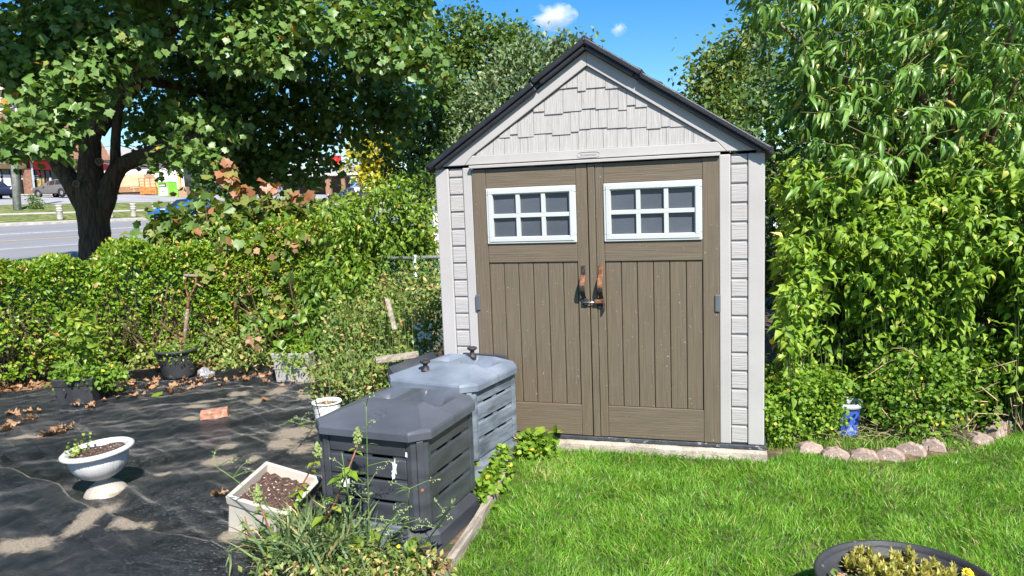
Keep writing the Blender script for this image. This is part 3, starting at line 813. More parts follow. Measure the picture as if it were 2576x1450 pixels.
def lid_height(x, y, a):
    side = max(0, (a - abs(x)) / .17)
    if y < 0: return .056 * min(1, max(0, (y + a) / .27), side) + .004
    h = .056 * min(1, max(0, (a - y) / .09), side) + .004
    wx = min(1, max(0, (abs(x) - .030) / .022)) * min(1, max(0, (.25 - abs(x)) / .08))          # two hand wells, a bridge between
    wy = min(1, max(0, (y - .004) / .05)) * min(1, max(0, (a - .085 - y) / .06))
    return h * (1 - wx * wy) - .012 * wx * wy
def compost_bin(label, loc, rz, eave, mats, a=.335, grp='compost bins beside the lawn'):
    bm_, lm_ = mats
    root = thing('compost_bin', label, 'compost bin', loc, (0, 0, rz), grp)
    ch = .115                                            # cut corners
    def octa(h, c): return [(-h + c, -h), (h - c, -h), (h, -h + c), (h, h - c), (h - c, h), (-h + c, h), (-h, h - c), (-h, -h + c)]
    def ring(m_, pa, za, pb, zb):
        n_ = len(pa); m_.add([(x, y, za) for x, y in pa] + [(x, y, zb) for x, y in pb], [(i, (i + 1) % n_, n_ + (i + 1) % n_, n_ + i) for i in range(n_)])
    # dark inner shell seen through the slots
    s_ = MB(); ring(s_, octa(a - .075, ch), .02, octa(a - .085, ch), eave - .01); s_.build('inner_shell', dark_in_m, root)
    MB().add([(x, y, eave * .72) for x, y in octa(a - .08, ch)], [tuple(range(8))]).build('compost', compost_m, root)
    # plinth
    p_ = MB(); ring(p_, octa(a + .012, ch), 0, octa(a + .010, ch), .085); ring(p_, octa(a + .010, ch), .085, octa(a - .035, ch - .02), .125); ring(p_, octa(a - .035, ch - .02), .125, octa(a - .06, ch - .02), .125)
    p_.build('plinth', bm_, root, bevel=.005)
    # slats on four sides
    b_ = a - .030; half = b_ - .085
    nsl = 4; z0 = .128; pitch = (eave - .012 - z0) / nsl
    for side in range(4):
        R = Matrix.Rotation(side * math.pi / 2, 4, 'Z')
        for i in range(nsl):
            zb, zt = z0 + i * pitch + (.018 if i else 0), z0 + (i + 1) * pitch
            m_ = MB()
            m_.box((-half, -b_ - .004, zb), (half, -b_ + .02, zt))
            o = m_.build('slat', bm_, root, bevel=.006); o.matrix_local = R
            if i:                                      # the slots stop short at the ends and the middle
                m2 = MB()
                for x0, x1 in ((-half, -half + .075), (-.022, .022), (half - .075, half)): m2.box((x0, -b_ + .003, zb - .019), (x1, -b_ + .019, zb + .001))
                o = m2.build('slot_web', bm_, root); o.matrix_local = R
        # corner post with two ribs
        m_ = MB()
        c0, c1 = (half - .001, -b_ - .008), (b_ + .008, -half + .001)
        prof = [(half + .002, -b_ - .006), (half + .036, -b_ - .010), (half + .040, -b_ - .004), (b_ + .004, -half - .040), (b_ + .010, -half - .036), (b_ + .006, -half - .002), (b_ - .02, -half - .002), (half + .002, -b_ + .02)]
        m_.prism([(x, y, .122) for x, y in prof], (0, 0, eave - .012 - .122))
        o = m_.build('corner_post', bm_, root, bevel=.005); o.matrix_local = R
        m3 = MB(); dx = np.array([1, 1, 0]) / math.sqrt(2); nx_ = np.array([1, -1, 0]) / math.sqrt(2)
        cc = np.array([(half + b_) / 2 + .022, -(half + b_) / 2 - .022, 0])
        m3.obox(cc + UPZ * (eave / 2 + .05), dx * .018, nx_ * .012, UPZ * (eave / 2 - .075)); o = m3.build('corner_rib', bm_, root, bevel=.004); o.matrix_local = R
        m4 = MB(); c4 = cc + nx_ * .011 + UPZ * (eave * .55)
        m4.tube([c4, c4 + nx_ * .004], .008, 10); o = m4.build('screw', screw_m, root); o.matrix_local = R
    # hatch at the bottom front
    m_ = MB(); m_.box((-half + .04, -b_ - .052, .0), (half - .02, -b_ - .030, .155)); m_.box((-half + .08, -b_ - .060, .02), (half - .06, -b_ - .051, .115))
    m_.build('hatch', bin_grey_m if bm_ is bin_dark_m else bm_, root, bevel=.006)
    # lid: two halves, rim with cut corners
    for lo, hi, nm in ((-a, -.0015, 0), (.0015, a, 1)):
        nu, nv = 110, 56; V = []
        for j in range(nv):
            y = lo + (hi - lo) * j / (nv - 1)
            lim = min(a, a + (a - .082) - abs(y))
            for i in range(nu):
                x = lim * (2 * i / (nu - 1) - 1)
                V.append((x, y, eave + .022 + lid_height(x, y, a)))
        F = [(j * nu + i, j * nu + i + 1, (j + 1) * nu + i + 1, (j + 1) * nu + i) for j in range(nv - 1) for i in range(nu - 1)]
        # skirt
        rim = [j * nu for j in range(nv)][::-1] if nm == 0 else [j * nu for j in range(nv)]
        edge = [i for i in range(nu)] if nm == 0 else [(nv - 1) * nu + i for i in range(nu)]
        loop = ([j * nu for j in range(nv - 1, 0, -1)] + edge + [(j + 1) * nu - 1 for j in range(1, nv)]) if nm == 0 else ([(j + 1) * nu - 1 for j in range(nv)] + [(nv - 1) * nu + i for i in range(nu - 2, -1, -1)] + [j * nu for j in range(nv - 2, -1, -1)])
        n0 = len(V)
        for k_ in loop: V.append((V[k_][0] * 1.012, V[k_][1] * 1.012 if abs(V[k_][1]) > .01 else V[k_][1], eave + .014))
        for k_ in loop: V.append((V[k_][0] * 1.010, V[k_][1] * 1.010 if abs(V[k_][1]) > .01 else V[k_][1], eave - .020))
        L_ = len(loop)
        F += [(loop[i + 1], loop[i], n0 + i, n0 + i + 1) for i in range(L_ - 1)] + [(n0 + i + 1, n0 + i, n0 + L_ + i, n0 + L_ + i + 1) for i in range(L_ - 1)]
        inner_ = [(nv - 1) * nu + i for i in range(nu)] if nm == 0 else list(range(nu))
        n1 = len(V)
        for k_ in inner_: V.append((V[k_][0], V[k_][1], eave - .018))
        F += [(inner_[i], inner_[i + 1], n1 + i + 1, n1 + i) for i in range(nu - 1)]
        o = MB().add(V, F).build('lid', lm_, root); smooth_by_angle(o, 9)
        bm = bmesh.new(); bm.from_mesh(o.data); bmesh.ops.recalc_face_normals(bm, faces=bm.faces); bm.to_mesh(o.data); bm.free()
    return root
BIN1 = (-.815, -1.335, -.1); BIN2 = (-.875, -.365, -.1)
b1 = compost_bin('nearer black plastic compost bin with slatted sides and white splashes', BIN1, math.radians(-5), .60, (bin_dark_m, bin_lid_m))
b2 = compost_bin('farther compost bin faded to pale blue grey with black lid knobs, by the shed door', BIN2, math.radians(-11), .585, (bin_grey_m, bin_grey_lid_m), .338)
KN = [(.0, 0), (.030, 0), (.028, .012), (.016, .02), (.015, .045), (.026, .052), (.034, .058), (.034, .068), (.026, .072), (.024, .069), (0, .069)]
for (x, y) in ((-.10, -.175), (.03, .20)):
    k_ = MB().lathe([(r, z) for r, z in KN], 20).build('knob', iron_m, b2, True, loc=(x, y, .585 + .022 + lid_height(x, y, .338) - .006), rot=(0, 0, 0))
# open flap standing at the back left of the faded bin
MB().obox((-.355, .06, .60), (.012, 0, .02), (0, .26, 0), (-.03, 0, .035)).build('side_flap', bin_dark_m, b2, bevel=.004)
MB().obox((-.05, .352, .625), (.26, 0, 0), (0, .012, .0), (0, 0, .03)).build('side_flap', bin_dark_m, b2, bevel=.004)
# latch slot under the lid
MB().box((-.03, -.318, .535), (.08, -.3085, .555)).build('latch', dark_in_m, b2, bevel=.002)
# small lid ornament of the near bin: a four leaf emblem
q_ = MB()
for k_ in range(4):
    a_ = k_ * math.pi / 2 + .4; pts = []
    for j in range(13):
        t_ = 2 * math.pi * j / 12; x, y = .026 * math.cos(a_) + .021 * math.cos(t_), -.19 + .026 * math.sin(a_) + .021 * math.sin(t_)
        pts.append((x, y, .60 + .022 + lid_height(x, y, .335) + .0015))
    q_.tube(pts, .0022, 5)
q_.build('emblem', bin_lid_m, b1)
# white splashes on the front slats
def splash(cx, cz, w_, h_, sd, parent, y=-.3125):
    r_ = np.random.default_rng(sd); pts = []
    for k_ in range(15):
        a_ = 2 * math.pi * k_ / 15; rr = .55 + .75 * r_.random() ** 2
        pts.append((cx + w_ * rr * math.cos(a_), y, cz + h_ * rr * math.sin(a_)))
    MB().prism(pts, (0, .004, 0)).build('white_splash', splash_m, parent)
splash(.155, .435, .013, .042, 1, b1); splash(.145, .40, .008, .03, 4, b1); splash(-.13, .325, .028, .036, 2, b1); splash(-.155, .34, .010, .03, 3, b1); splash(.225, .51, .006, .018, 5, b1)

# ------------------------------------------------------------------ urn
white_pl_m = pmat('white_urn_plastic', (.52, .51, .50), .5, .06, 6, .1, 120, spots=[((.50, .46, .39), 9, .68)])
potsoil_m = pmat('potting_soil', (.075, .042, .032), .95, .6, 70, 1, 120, spots=[((.55, .50, .45), 60, .62), ((.25, .12, .07), 50, .66)])
base = onz(268, 1247, -.085)
urn = thing('urn_planter', 'white pedestal urn planter standing on the black fabric', 'urn', base, (math.radians(2), math.radians(-4.0), .1), None)
urn.scale = (.92, .92, .95)
def flute(lo, hi, n_, amp): return lambda i, a_: 1 + (amp * abs(math.sin(a_ * n_ / 2)) if lo <= i <= hi else 0)
foot = [(.0, .0), (.130, .0), (.137, .008), (.137, .020), (.128, .027), (.120, .030), (.112, .044), (.098, .062), (.078, .080), (.056, .096), (.044, .106), (.042, .114), (.050, .124)]
MB().lathe(foot, 96, flute(5, 9, 40, .10)).build('foot', pmat('urn_foot_plastic', (.36, .325, .275), .6, .12, 9, .2, 90, spots=[((.25, .2, .14), 12, .62)]), urn, True)
bowl = [(.040, .118), (.075, .130), (.112, .150), (.142, .178), (.162, .212), (.172, .250), (.177, .285)]
MB().lathe(bowl, 120, flute(1, 5, 52, .045)).build('bowl', white_pl_m, urn, True)
rim = [(.172, .284), (.190, .288), (.212, .293), (.221, .302), (.220, .313), (.208, .322), (.196, .325), (.186, .320), (.178, .308), (.170, .27), (.160, .22)]
MB().lathe(rim, 96).build('rim', white_pl_m, urn, True)
m = MB(); V = [(0, 0, .292)]; F = []
for r_ in (.06, .12, .17):
    for k_ in range(28):
        a_ = 2 * math.pi * k_ / 28; V.append((r_ * math.cos(a_), r_ * math.sin(a_), .286 + .016 * rng.random() + .012 * (r_ < .1)))
F = [(0, 1 + k_, 1 + (k_ + 1) % 28) for k_ in range(28)] + [(1 + r_ * 28 + k_, 1 + (r_ + 1) * 28 + k_, 1 + (r_ + 1) * 28 + (k_ + 1) % 28, 1 + r_ * 28 + (k_ + 1) % 28) for r_ in range(2) for k_ in range(28)]
m.add(V, F).build('soil', potsoil_m, urn)

# ------------------------------------------------------------------ other pots
def round_pot(name, label, cat, loc, r0, r1, h, mat, soil=True, rot=(0, 0, 0), rimh=.03, rimw=.014, soil_drop=.04, bands=0, grp=None):
    root = thing(name, label, cat, loc, rot, grp)
    pr = [(0, .0), (r0, 0)]
    for k_ in range(1, 9):
        u = k_ / 9; r = r0 + (r1 - r0) * u
        pr.append((r, h * u - (.0 if not bands else .0)))
        if bands and k_ in (6, 7): pr += [(r + .004, h * u + .002), (r + .004, h * u + .012), (r + .001, h * u + .014)]
    pr += [(r1, h - rimh)]
    MB().lathe(pr, 48).build('body', mat, root, True)
    rp = [(r1 - .002, h - rimh), (r1 + rimw, h - rimh + .002), (r1 + rimw + .002, h - .004), (r1 + rimw * .6, h + .003), (r1 - .002, h), (r1 - .008, h - .02), (r1 - .014, h - .10)]
    MB().lathe(rp, 48).build('rim', mat, root, True)
    if soil:
        m = MB(); V = [(0, 0, h - soil_drop)]; rr = r1 - .010
        for r_ in (.35, .7, 1.0):
            for k_ in range(24):
                a_ = 2 * math.pi * k_ / 24; V.append((rr * r_ * math.cos(a_), rr * r_ * math.sin(a_), h - soil_drop + .012 * (rng.random() - .5)))
        F = [(0, 1 + k_, 1 + (k_ + 1) % 24) for k_ in range(24)] + [(1 + q * 24 + k_, 1 + (q + 1) * 24 + k_, 1 + (q + 1) * 24 + (k_ + 1) % 24, 1 + q * 24 + (k_ + 1) % 24) for q in range(2) for k_ in range(24)]
        m.add(V, F).build('soil', potsoil_m, root)
    return root
black_pot_m = pmat('black_pot_plastic', (.035, .036, .040), .5, .25, 6, .3, 60, bstretch=(1, 1, 8), spots=[((.12, .11, .10), 18, .66)])
white_pot_m = pmat('white_bucket_plastic', (.72, .72, .72), .45, .05, 5, spots=[((.55, .5, .42), 12, .68)])
beige_m = pmat('beige_planter_plastic', (.50, .455, .39), .55, .08, 4, .15, 80, spots=[((.42, .35, .27), 7, .64)])
greige_m = pmat('grey_planter_plastic', (.36, .335, .31), .5, .05, 5, .1, 90)
label_m = pmat('pot_label', (.75, .75, .75), .5, .03)
pbp = onz(452, 948, -.07)
pot_b = round_pot('round_pot', 'round black plastic pot by the hedge with a white label near the rim', 'flower pot', pbp, .155, .205, .30, black_pot_m)
MB().obox((-.145, -.138, .235), (.014, -.0145, 0), (.003, .003, 0), (0, 0, .017)).build('label', label_m, pot_b)
pb2 = onz(213, 1008, -.06)
def square_pot(name, label, cat, loc, rz, wx, wy, h, mat, taper=.82, band=.07, wall=.016, soil_drop=.06, grp=None, smat=None):
    root = thing(name, label, cat, loc, (0, 0, rz), grp)
    def rect(sx, sy, z): return [(-sx, -sy, z), (sx, -sy, z), (sx, sy, z), (-sx, sy, z)]
    m = MB(); hz = [(taper, 0), (taper + (1 - taper) * .62, h * .62), ]
    R_ = [rect(wx / 2 * taper, wy / 2 * taper, 0), rect(wx / 2 * (.92 if taper < .95 else 1), wy / 2 * (.92 if taper < .95 else 1), h - band)]
    V = R_[0] + R_[1]; m.add(V, [(0, 3, 2, 1)] + [(i, (i + 1) % 4, 4 + (i + 1) % 4, 4 + i) for i in range(4)])
    m.build('body', mat, root, bevel=.006)
    m = MB()
    rings = [rect(wx / 2 * .925, wy / 2 * .925, h - band - .0), rect(wx / 2 * .955, wy / 2 * .955, h - band + .006), rect(wx / 2, wy / 2, h - .004), rect(wx / 2 - .004, wy / 2 - .004, h), rect(wx / 2 - wall * 1.6, wy / 2 - wall * 1.6, h), rect(wx / 2 - wall * 2.2, wy / 2 - wall * 2.2, h - soil_drop - .05)]
    V = sum(rings, []); n_ = len(rings)
    m.add(V, [(4 * k_ + i, 4 * k_ + (i + 1) % 4, 4 * k_ + 4 + (i + 1) % 4, 4 * k_ + 4 + i) for k_ in range(n_ - 1) for i in range(4)])
    m.build('rim', mat, root, bevel=.004)
    sx, sy = wx / 2 - wall * 1.9, wy / 2 - wall * 1.9; V = []
    for i in range(14):
        for j in range(14): V.append((-sx + 2 * sx * i / 13, -sy + 2 * sy * j / 13, h - soil_drop + .018 * (rng.random() - .5)))
    MB().add(V, [(i * 14 + j, (i + 1) * 14 + j, (i + 1) * 14 + j + 1, i * 14 + j + 1) for i in range(13) for j in range(13)]).build('soil', smat or potsoil_m, root)
    return root
pot_c = square_pot('square_pot', 'low square black pot at the left end of the fabric, full of leafy plants', 'flower pot', pb2, .35, .36, .36, .24, black_pot_m)
gp = onz(742, 962, -.07); gp = gp + FH * .15
pot_g = square_pot('square_planter', 'warm grey square planter with a grooved body at the back of the bed', 'planter', gp, math.radians(9), .40, .36, .29, greige_m, .84, .055)
MB().box((-.188, -.169, .135), (.188, .169, .141)).build('groove', greige_m, pot_g)
# the beige planter has sunk on one side and leans towards the bin
nrm = unit(np.array([.264, -.072, .962])); exx = unit(np.array([.34, .04, -.09])); exx = unit(exx - nrm * (exx @ nrm)); eyy = np.cross(nrm, exx)
pot_w = square_pot('square_planter', 'open beige square planter of bare potting soil beside the nearer bin', 'planter', (0, 0, 0), 0, .345, .405, .25, beige_m, .86, .055, .015, .05)
pw_ = np.array([-1.446, -1.555, .14]) - nrm * .25
pot_w.matrix_world = Matrix(((exx[0], eyy[0], nrm[0], pw_[0]), (exx[1], eyy[1], nrm[1], pw_[1]), (exx[2], eyy[2], nrm[2], pw_[2]), (0, 0, 0, 1)))
wb = onz(826, 1072, -.085)
pot_k = round_pot('bucket', 'small white bucket of dry soil behind the nearer compost bin', 'bucket', wb, .088, .108, .20, white_pot_m, rimh=.012, rimw=.006, soil_drop=.025)
st = MB()
for k_ in range(14):
    a_ = rng.random() * 6.28; r_ = rng.random() * .07; p0 = np.array([r_ * math.cos(a_), r_ * math.sin(a_), .175]); d_ = np.array([rng.normal() * .05, rng.normal() * .05, .02 + .08 * rng.random()])
    st.tube([p0, p0 + d_ * .6, p0 + d_ + [0, 0, -.01]], [.003, .002, .001], 4)
straw_m = pmat('dry_straw', (.42, .30, .17), .85, .35, 20)
st.build('dead_stem', straw_m, pot_k)
pc = onz(2278, 1452, .12); 
big = round_pot('bowl_planter', 'large black plastic bowl planter of succulents on the lawn in the lower right corner', 'planter', (pc[0], pc[1] - .03, -.1), .20, .315, .225, black_pot_m, rimh=.02, rimw=.012, soil_drop=.085)
# blue bucket in the shrubs
blue_m = pmat('blue_bucket_plastic', (.045, .10, .42), .4, .2, 4, spots=[((.25, .35, .6), 14, .6)])
bb = at(2124, 1074, 5.06); bb[2] = -.085
bkt = round_pot('bucket', 'blue bucket with a pale grey rim half hidden in the shrubs', 'bucket', bb, .085, .105, .24, blue_m, rimh=.035, rimw=.008, soil_drop=.04)
bkt.children[1].data.materials[0] = pmat('pale_bucket_rim', (.55, .60, .68), .5, .08)

# ------------------------------------------------------------------ brick, stones, edging, boards, spade
redbrick_m = pmat('clay_brick', (.42, .20, .13), .9, .3, 20, 1, 40, spots=[((.55, .42, .30), 24, .6), ((.2, .12, .08), 70, .66)])
bp_ = onz(541, 1052, -.06)
br = MB(); br.box((-.105, -.05, 0), (.105, .05, .075)); o = br.build('clay_brick', redbrick_m, None, bevel=.004, loc=bp_ + [0, 0, -.008], rot=(.08, -.05, math.radians(-2) + .62))
tag(o, 'loose salmon pink clay brick lying on the black fabric', 'brick')
stone_m = pmat('edging_concrete', (.34, .25, .21), .95, .25, 8, .5, 90, spots=[((.58, .50, .44), 60, .62), ((.16, .13, .10), 12, .64)])
STN = [((2038, 1138), .17, .45), ((2102, 1154), .18, .1), ((2174, 1160), .18, -.1), ((2238, 1156), .17, -.35), ((2290, 1141), .18, -.5), ((2345, 1132), .16, -.3), ((2468, 1116), .15, .2), ((2510, 1098), .14, 1.0), ((2528, 1082), .13, 1.1), ((2556, 1068), .16, .9)]
LBL = ['first scalloped edging stone from the shed, partly covered by clippings', 'second scalloped edging stone from the shed', 'third scalloped edging stone from the shed, lowest in the curve', 'fourth scalloped edging stone from the shed, notched on its left', 'fifth scalloped edging stone from the shed, set further back', 'sixth scalloped edging stone, last before the dark soil heap', 'low edging stone just right of the dark soil heap', 'steep edging stone turning up the curve right of the soil heap', 'narrow edging stone near the right edge of the picture', 'rightmost edging stone cut by the edge of the picture']
for (xy, wd, rz), lb in zip(STN, LBL):
    p_ = onz(*xy, -.1); pts = []
    for k_ in range(15):
        u = k_ / 14; pts.append((-wd / 2 + wd * u, -.028, .01 + .062 * math.sin(math.pi * u) ** .45 + .0035 * rng.normal()))
    pts = [(-wd / 2, -.028, -.05)] + pts + [(wd / 2, -.028, -.05)]
    m = MB().prism(pts, (0, .085, 0))
    o = m.build('edging_stone', stone_m, None, bevel=.006, loc=p_ + [0, .0, -.005], rot=(rng.normal() * .08 - .12, rng.normal() * .05, rz * .8))
    tag(o, lb, 'edging stone', 'scalloped stones along the lawn edge')
heap_m = pmat('dark_soil', (.045, .032, .024), .95, .6, 40, 1.5, 60)
hp = onz(2408, 1118, -.1); V = []
for i in range(26):
    for j in range(18):
        x, y = (i / 25 - .5) * .42, (j / 17 - .5) * .34; e = max(0, 1 - (x / .2) ** 2 - (y / .16) ** 2)
        V.append((x, y, .075 * e * (.5 + vnoise(np.array([x * 22 + 3, y * 22, 1.])))))
o = MB().add(V, [(i * 18 + j, (i + 1) * 18 + j, (i + 1) * 18 + j + 1, i * 18 + j + 1) for i in range(25) for j in range(17)]).build('soil_heap', heap_m, None, loc=hp + [0, .12, -.004])
tag(o, 'small dark heap of crumbly soil among the edging stones', 'soil heap')
wood_m = pmat('weathered_board', (.30, .25, .20), .9, .3, 5, .8, 14, stretch=(8, 1, 8), col2=(.42, .37, .30), bstretch=(1, 14, 14))
ed = MB()
for (a_, b_) in zip(EDGE_LINE[1:5], EDGE_LINE[2:6]):
    a_, b_ = np.array([*a_, -.085]), np.array([*b_, -.085]); d_ = unit(b_ - a_); s_ = np.array([-d_[1], d_[0], 0])
    bd = MB().obox((a_ + b_) / 2, d_ * (np.linalg.norm(b_ - a_) / 2 - .003), s_ * .021, UPZ * .042)
    o = bd.build('edging_board', wood_m, None, bevel=.004); 
    o.name = 'edging_board'; ed.v.append(o)
names = ['grey wooden lawn edging board nearest the shed slab', 'grey wooden lawn edging board beside the nearer compost bin', 'grey wooden lawn edging board in front of the nearer bin corner', 'grey wooden lawn edging board running off the bottom of the picture']
for o, lb in zip(ed.v, names): tag(o, lb, 'edging board', 'wooden boards edging the lawn')
pk = at(998, 899, 5.72); d_ = unit(RT + FH * .25 + UPZ * .06)
o = MB().obox((0, 0, 0), d_ * .165, np.cross(d_, UPZ) * .055, UPZ * .016).build('wooden_board', wood_m, None, bevel=.003, loc=pk); tag(o, 'short pale board lying in the weeds behind the faded bin', 'board')
o = MB().obox((0, 0, 0), unit(RT + FH * .2) * .10, FH * .012, UPZ * .11).build('wooden_board', wood_m, None, bevel=.003, loc=at(1012, 945, 5.78)); tag(o, 'weathered board standing under the short pale board in the weeds', 'board')
s0, s1 = at(974, 752, 6.25), at(994, 830, 6.15)
o = MB().tube([s0 - s0, s1 - s0], .022, 6, squash=.5).build('wooden_stake', wood_m, None, loc=s0); tag(o, 'bare broken wooden stake leaning in the tall weeds', 'stake')
# spade
handle_m = pmat('old_spade_wood', (.20, .14, .105), .85, .35, 6, .8, 20, stretch=(1, 1, 1), spots=[((.36, .3, .25), 30, .6)])
sp_top, sp_bot = at(481, 694, 7.95), at(458, 905, 7.85)
spd = thing('garden_spade', 'old spade with a wooden D handle standing against the hedge', 'spade', sp_bot)
T_ = sp_top - sp_bot; u_ = unit(T_); Ls = np.linalg.norm(T_); sd_ = unit(np.cross(u_, FW))
MB().tube([u_ * 0, u_ * (Ls * .62)], [.021, .019], 10).build('shaft', handle_m, spd, True)
MB().tube([u_ * (Ls * .60), u_ * (Ls * .74)], [.021, .013], 10).build('ferrule', rust_m, spd, True)
for sg in (-1, 1):
    MB().tube([u_ * (Ls * .72), u_ * (Ls * .78) + sd_ * sg * .022, u_ * (Ls * .86) + sd_ * sg * .05, u_ * (Ls * .93) + sd_ * sg * .058, u_ * Ls + sd_ * sg * .052], [.009, .008, .007, .007, .007], 8).build('handle_arm', rust_m, spd, True)
MB().tube([u_ * Ls - sd_ * .075, u_ * Ls + sd_ * .075], .018, 10).build('handle_grip', handle_m, spd, True)
bl = []
for x, z in ((-.08, 0), (-.08, -.16), (-.05, -.22), (0, -.24), (.05, -.22), (.08, -.16), (.08, 0)): bl.append(sd_ * x + u_ * z)
MB().prism(bl, FH * .004).build('blade', rust_m, spd)
# clear plastic bag crumpled by the pot
bag_m = pmat('plastic_film', (.26, .26, .27), .18, .3, 8, .8, 30, spec=.8)
bgp = onz(517, 948, -.07); bm = bmesh.new(); bmesh.ops.create_icosphere(bm, subdivisions=4, radius=1)
for v in bm.verts:
    n_ = vnoise(np.array([v.co.x * 2.2 + 5, v.co.y * 2.2 + 5, v.co.z * 2.2 + 5])) + .5 * vnoise(np.array([v.co.x * 6 + 5, v.co.y * 6 + 5, v.co.z * 6 + 9]))
    v.co *= .55 + .6 * n_; v.co.x *= .095; v.co.y *= .07; v.co.z = max(-.02, v.co.z * .075)
me = bpy.data.meshes.new('plastic_bag'); bm.to_mesh(me); bm.free(); me.materials.append(bag_m)
o = link(bpy.data.objects.new('plastic_bag', me)); o.location = bgp; tag(o, 'crumpled clear plastic bag beside the round black pot', 'plastic bag')
pebble_m = pmat('pale_stone', (.48, .46, .42), .9, .2, 10, .5, 40)
bm = bmesh.new(); bmesh.ops.create_icosphere(bm, subdivisions=3, radius=.034)
for v in bm.verts: v.co *= .85 + .3 * vnoise(np.array([v.co.x * 30 + 5, v.co.y * 30 + 5, v.co.z * 30 + 5]))
me = bpy.data.meshes.new('stone'); bm.to_mesh(me); bm.free(); me.materials.append(pebble_m); me.polygons.foreach_set('use_smooth', [True] * len(me.polygons))
o = link(bpy.data.objects.new('stone', me)); o.location = onz(1098, 1340, -.07); o.location = onz(1082, 1412, -.07); tag(o, 'pale rounded stone in the weeds before the nearer bin', 'stone')

# chain link fence behind the bed
galv_m = pmat('galvanised_steel', (.50, .53, .56), .35, .15, 8, metal=.6)
green_wire_m = pmat('green_wire', (.05, .20, .16), .5, .2)
fence = thing('chain_link_fence', 'green chain link fence with a galvanised top rail behind the weeds', 'fence', (-2.4, 2.4, -.1))
fl, fr_ = -.42, 1.45
MB().tube([(fl, 0, 1.14), (fr_, 0, 1.17)], .021, 10).build('top_rail', galv_m, fence, True)
for x in (.03, 1.40): MB().tube([(x, 0, 0), (x, 0, 1.18)], .026, 10).build('post', galv_m, fence, True)
w_ = MB(); st_ = .055
for k_ in range(int((fr_ - fl) / st_) + 22):
    x0 = fl + k_ * st_
    for sg in (1, -1):
        a_ = np.array([x0 if sg > 0 else x0 - 1.15, 0.003 * sg, .02]); b_ = np.array([x0 - 1.15 if sg > 0 else x0, .003 * sg, 1.12])
        t0 = [max(0, min(1, (lim - a_[0]) / (b_[0] - a_[0]))) for lim in (fl, fr_)]
        ta, tb = min(t0), max(t0)
        if tb - ta > .02: w_.tube([a_ + (b_ - a_) * ta, a_ + (b_ - a_) * tb], .0022, 4, False)
tag(w_.build('wire_mesh', green_wire_m, fence), kind='stuff')
# ------------------------------------------------------------------ plants
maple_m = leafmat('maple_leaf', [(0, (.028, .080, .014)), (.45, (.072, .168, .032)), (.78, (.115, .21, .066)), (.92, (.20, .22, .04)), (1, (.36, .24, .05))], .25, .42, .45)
sap_m = leafmat('sapling_leaf', [(0, (.035, .080, .020)), (.5, (.075, .155, .032)), (.75, (.15, .19, .045)), (.88, (.21, .115, .055)), (1, (.27, .13, .075))], .25, .45, .4)
peach_m = leafmat('peach_leaf', [(0, (.030, .085, .013)), (.5, (.082, .205, .036)), (.85, (.155, .285, .068)), (1, (.30, .30, .07))], .25, .36, .5)
kerria_m = leafmat('kerria_leaf', [(0, (.050, .135, .012)), (.5, (.115, .24, .020)), (.85, (.21, .33, .04)), (.95, (.36, .40, .10)), (1, (.50, .42, .14))], .3, .5, .35)
privet_m = leafmat('privet_leaf', [(0, (.030, .09, .008)), (.4, (.075, .19, .014)), (.75, (.15, .27, .022)), (.93, (.27, .29, .045)), (1, (.42, .27, .12))], .28, .38, .5)
creeper_m = leafmat('creeper_leaf', [(0, (.035, .10, .012)), (.5, (.095, .20, .02)), (.88, (.19, .30, .035)), (1, (.40, .30, .07))], .3, .42, .45)
weed_m = leafmat('weed_leaf', [(0, (.04, .09, .02)), (.5, (.10, .19, .04)), (.85, (.19, .26, .07)), (1, (.38, .30, .14))], .25, .5, .35)
bluegrass_m = leafmat('tall_grass', [(0, (.030, .075, .028)), (.6, (.085, .16, .065)), (.9, (.18, .25, .10)), (1, (.42, .34, .18))], .25, .45, .4)
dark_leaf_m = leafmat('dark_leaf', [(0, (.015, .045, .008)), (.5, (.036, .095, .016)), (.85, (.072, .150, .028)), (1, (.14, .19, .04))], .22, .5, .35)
silver_m = leafmat('silver_leaf', [(0, (.04, .075, .028)), (.5, (.072, .15, .052)), (.8, (.145, .225, .115)), (1, (.25, .33, .21))], .2, .5, .4)
yellow_m = leafmat('yellow_leaf', [(0, (.13, .20, .02)), (.4, (.27, .32, .03)), (.8, (.42, .38, .04)), (1, (.52, .30, .04))], .35, .5, .3)
dead_m = leafmat('dead_leaf', [(0, (.095, .058, .028)), (.5, (.21, .145, .078)), (1, (.33, .255, .16))], .15, .7, .2)
clover_m = leafmat('clover_leaf', [(0, (.05, .13, .012)), (.6, (.11, .24, .025)), (.95, (.19, .30, .04)), (1, (.45, .4, .05))], .3, .5, .3)
succ_m = leafmat('succulent_leaf', [(0, (.12, .19, .03)), (.6, (.30, .34, .09)), (.9, (.42, .42, .14)), (1, (.40, .25, .12))], .2, .45, .4)
bark_m = pmat('maple_bark', (.080, .060, .040), .95, .45, 9, 1.0, 9, stretch=(3, 3, .4), bstretch=(7, 7, .8), bdist=.05, spots=[((.13, .11, .03), 5, .66)])
twig_m = pmat('brown_twig', (.15, .095, .06), .9, .4, 20, col2=(.28, .19, .12))
redtwig_m = pmat('red_twig', (.24, .10, .05), .7, .3, 20)
green_stem_m = pmat('green_stem', (.13, .20, .06), .7, .3, 20)
petal_m = pmat('yellow_petal', (.72, .50, .02), .6, .1, 30)

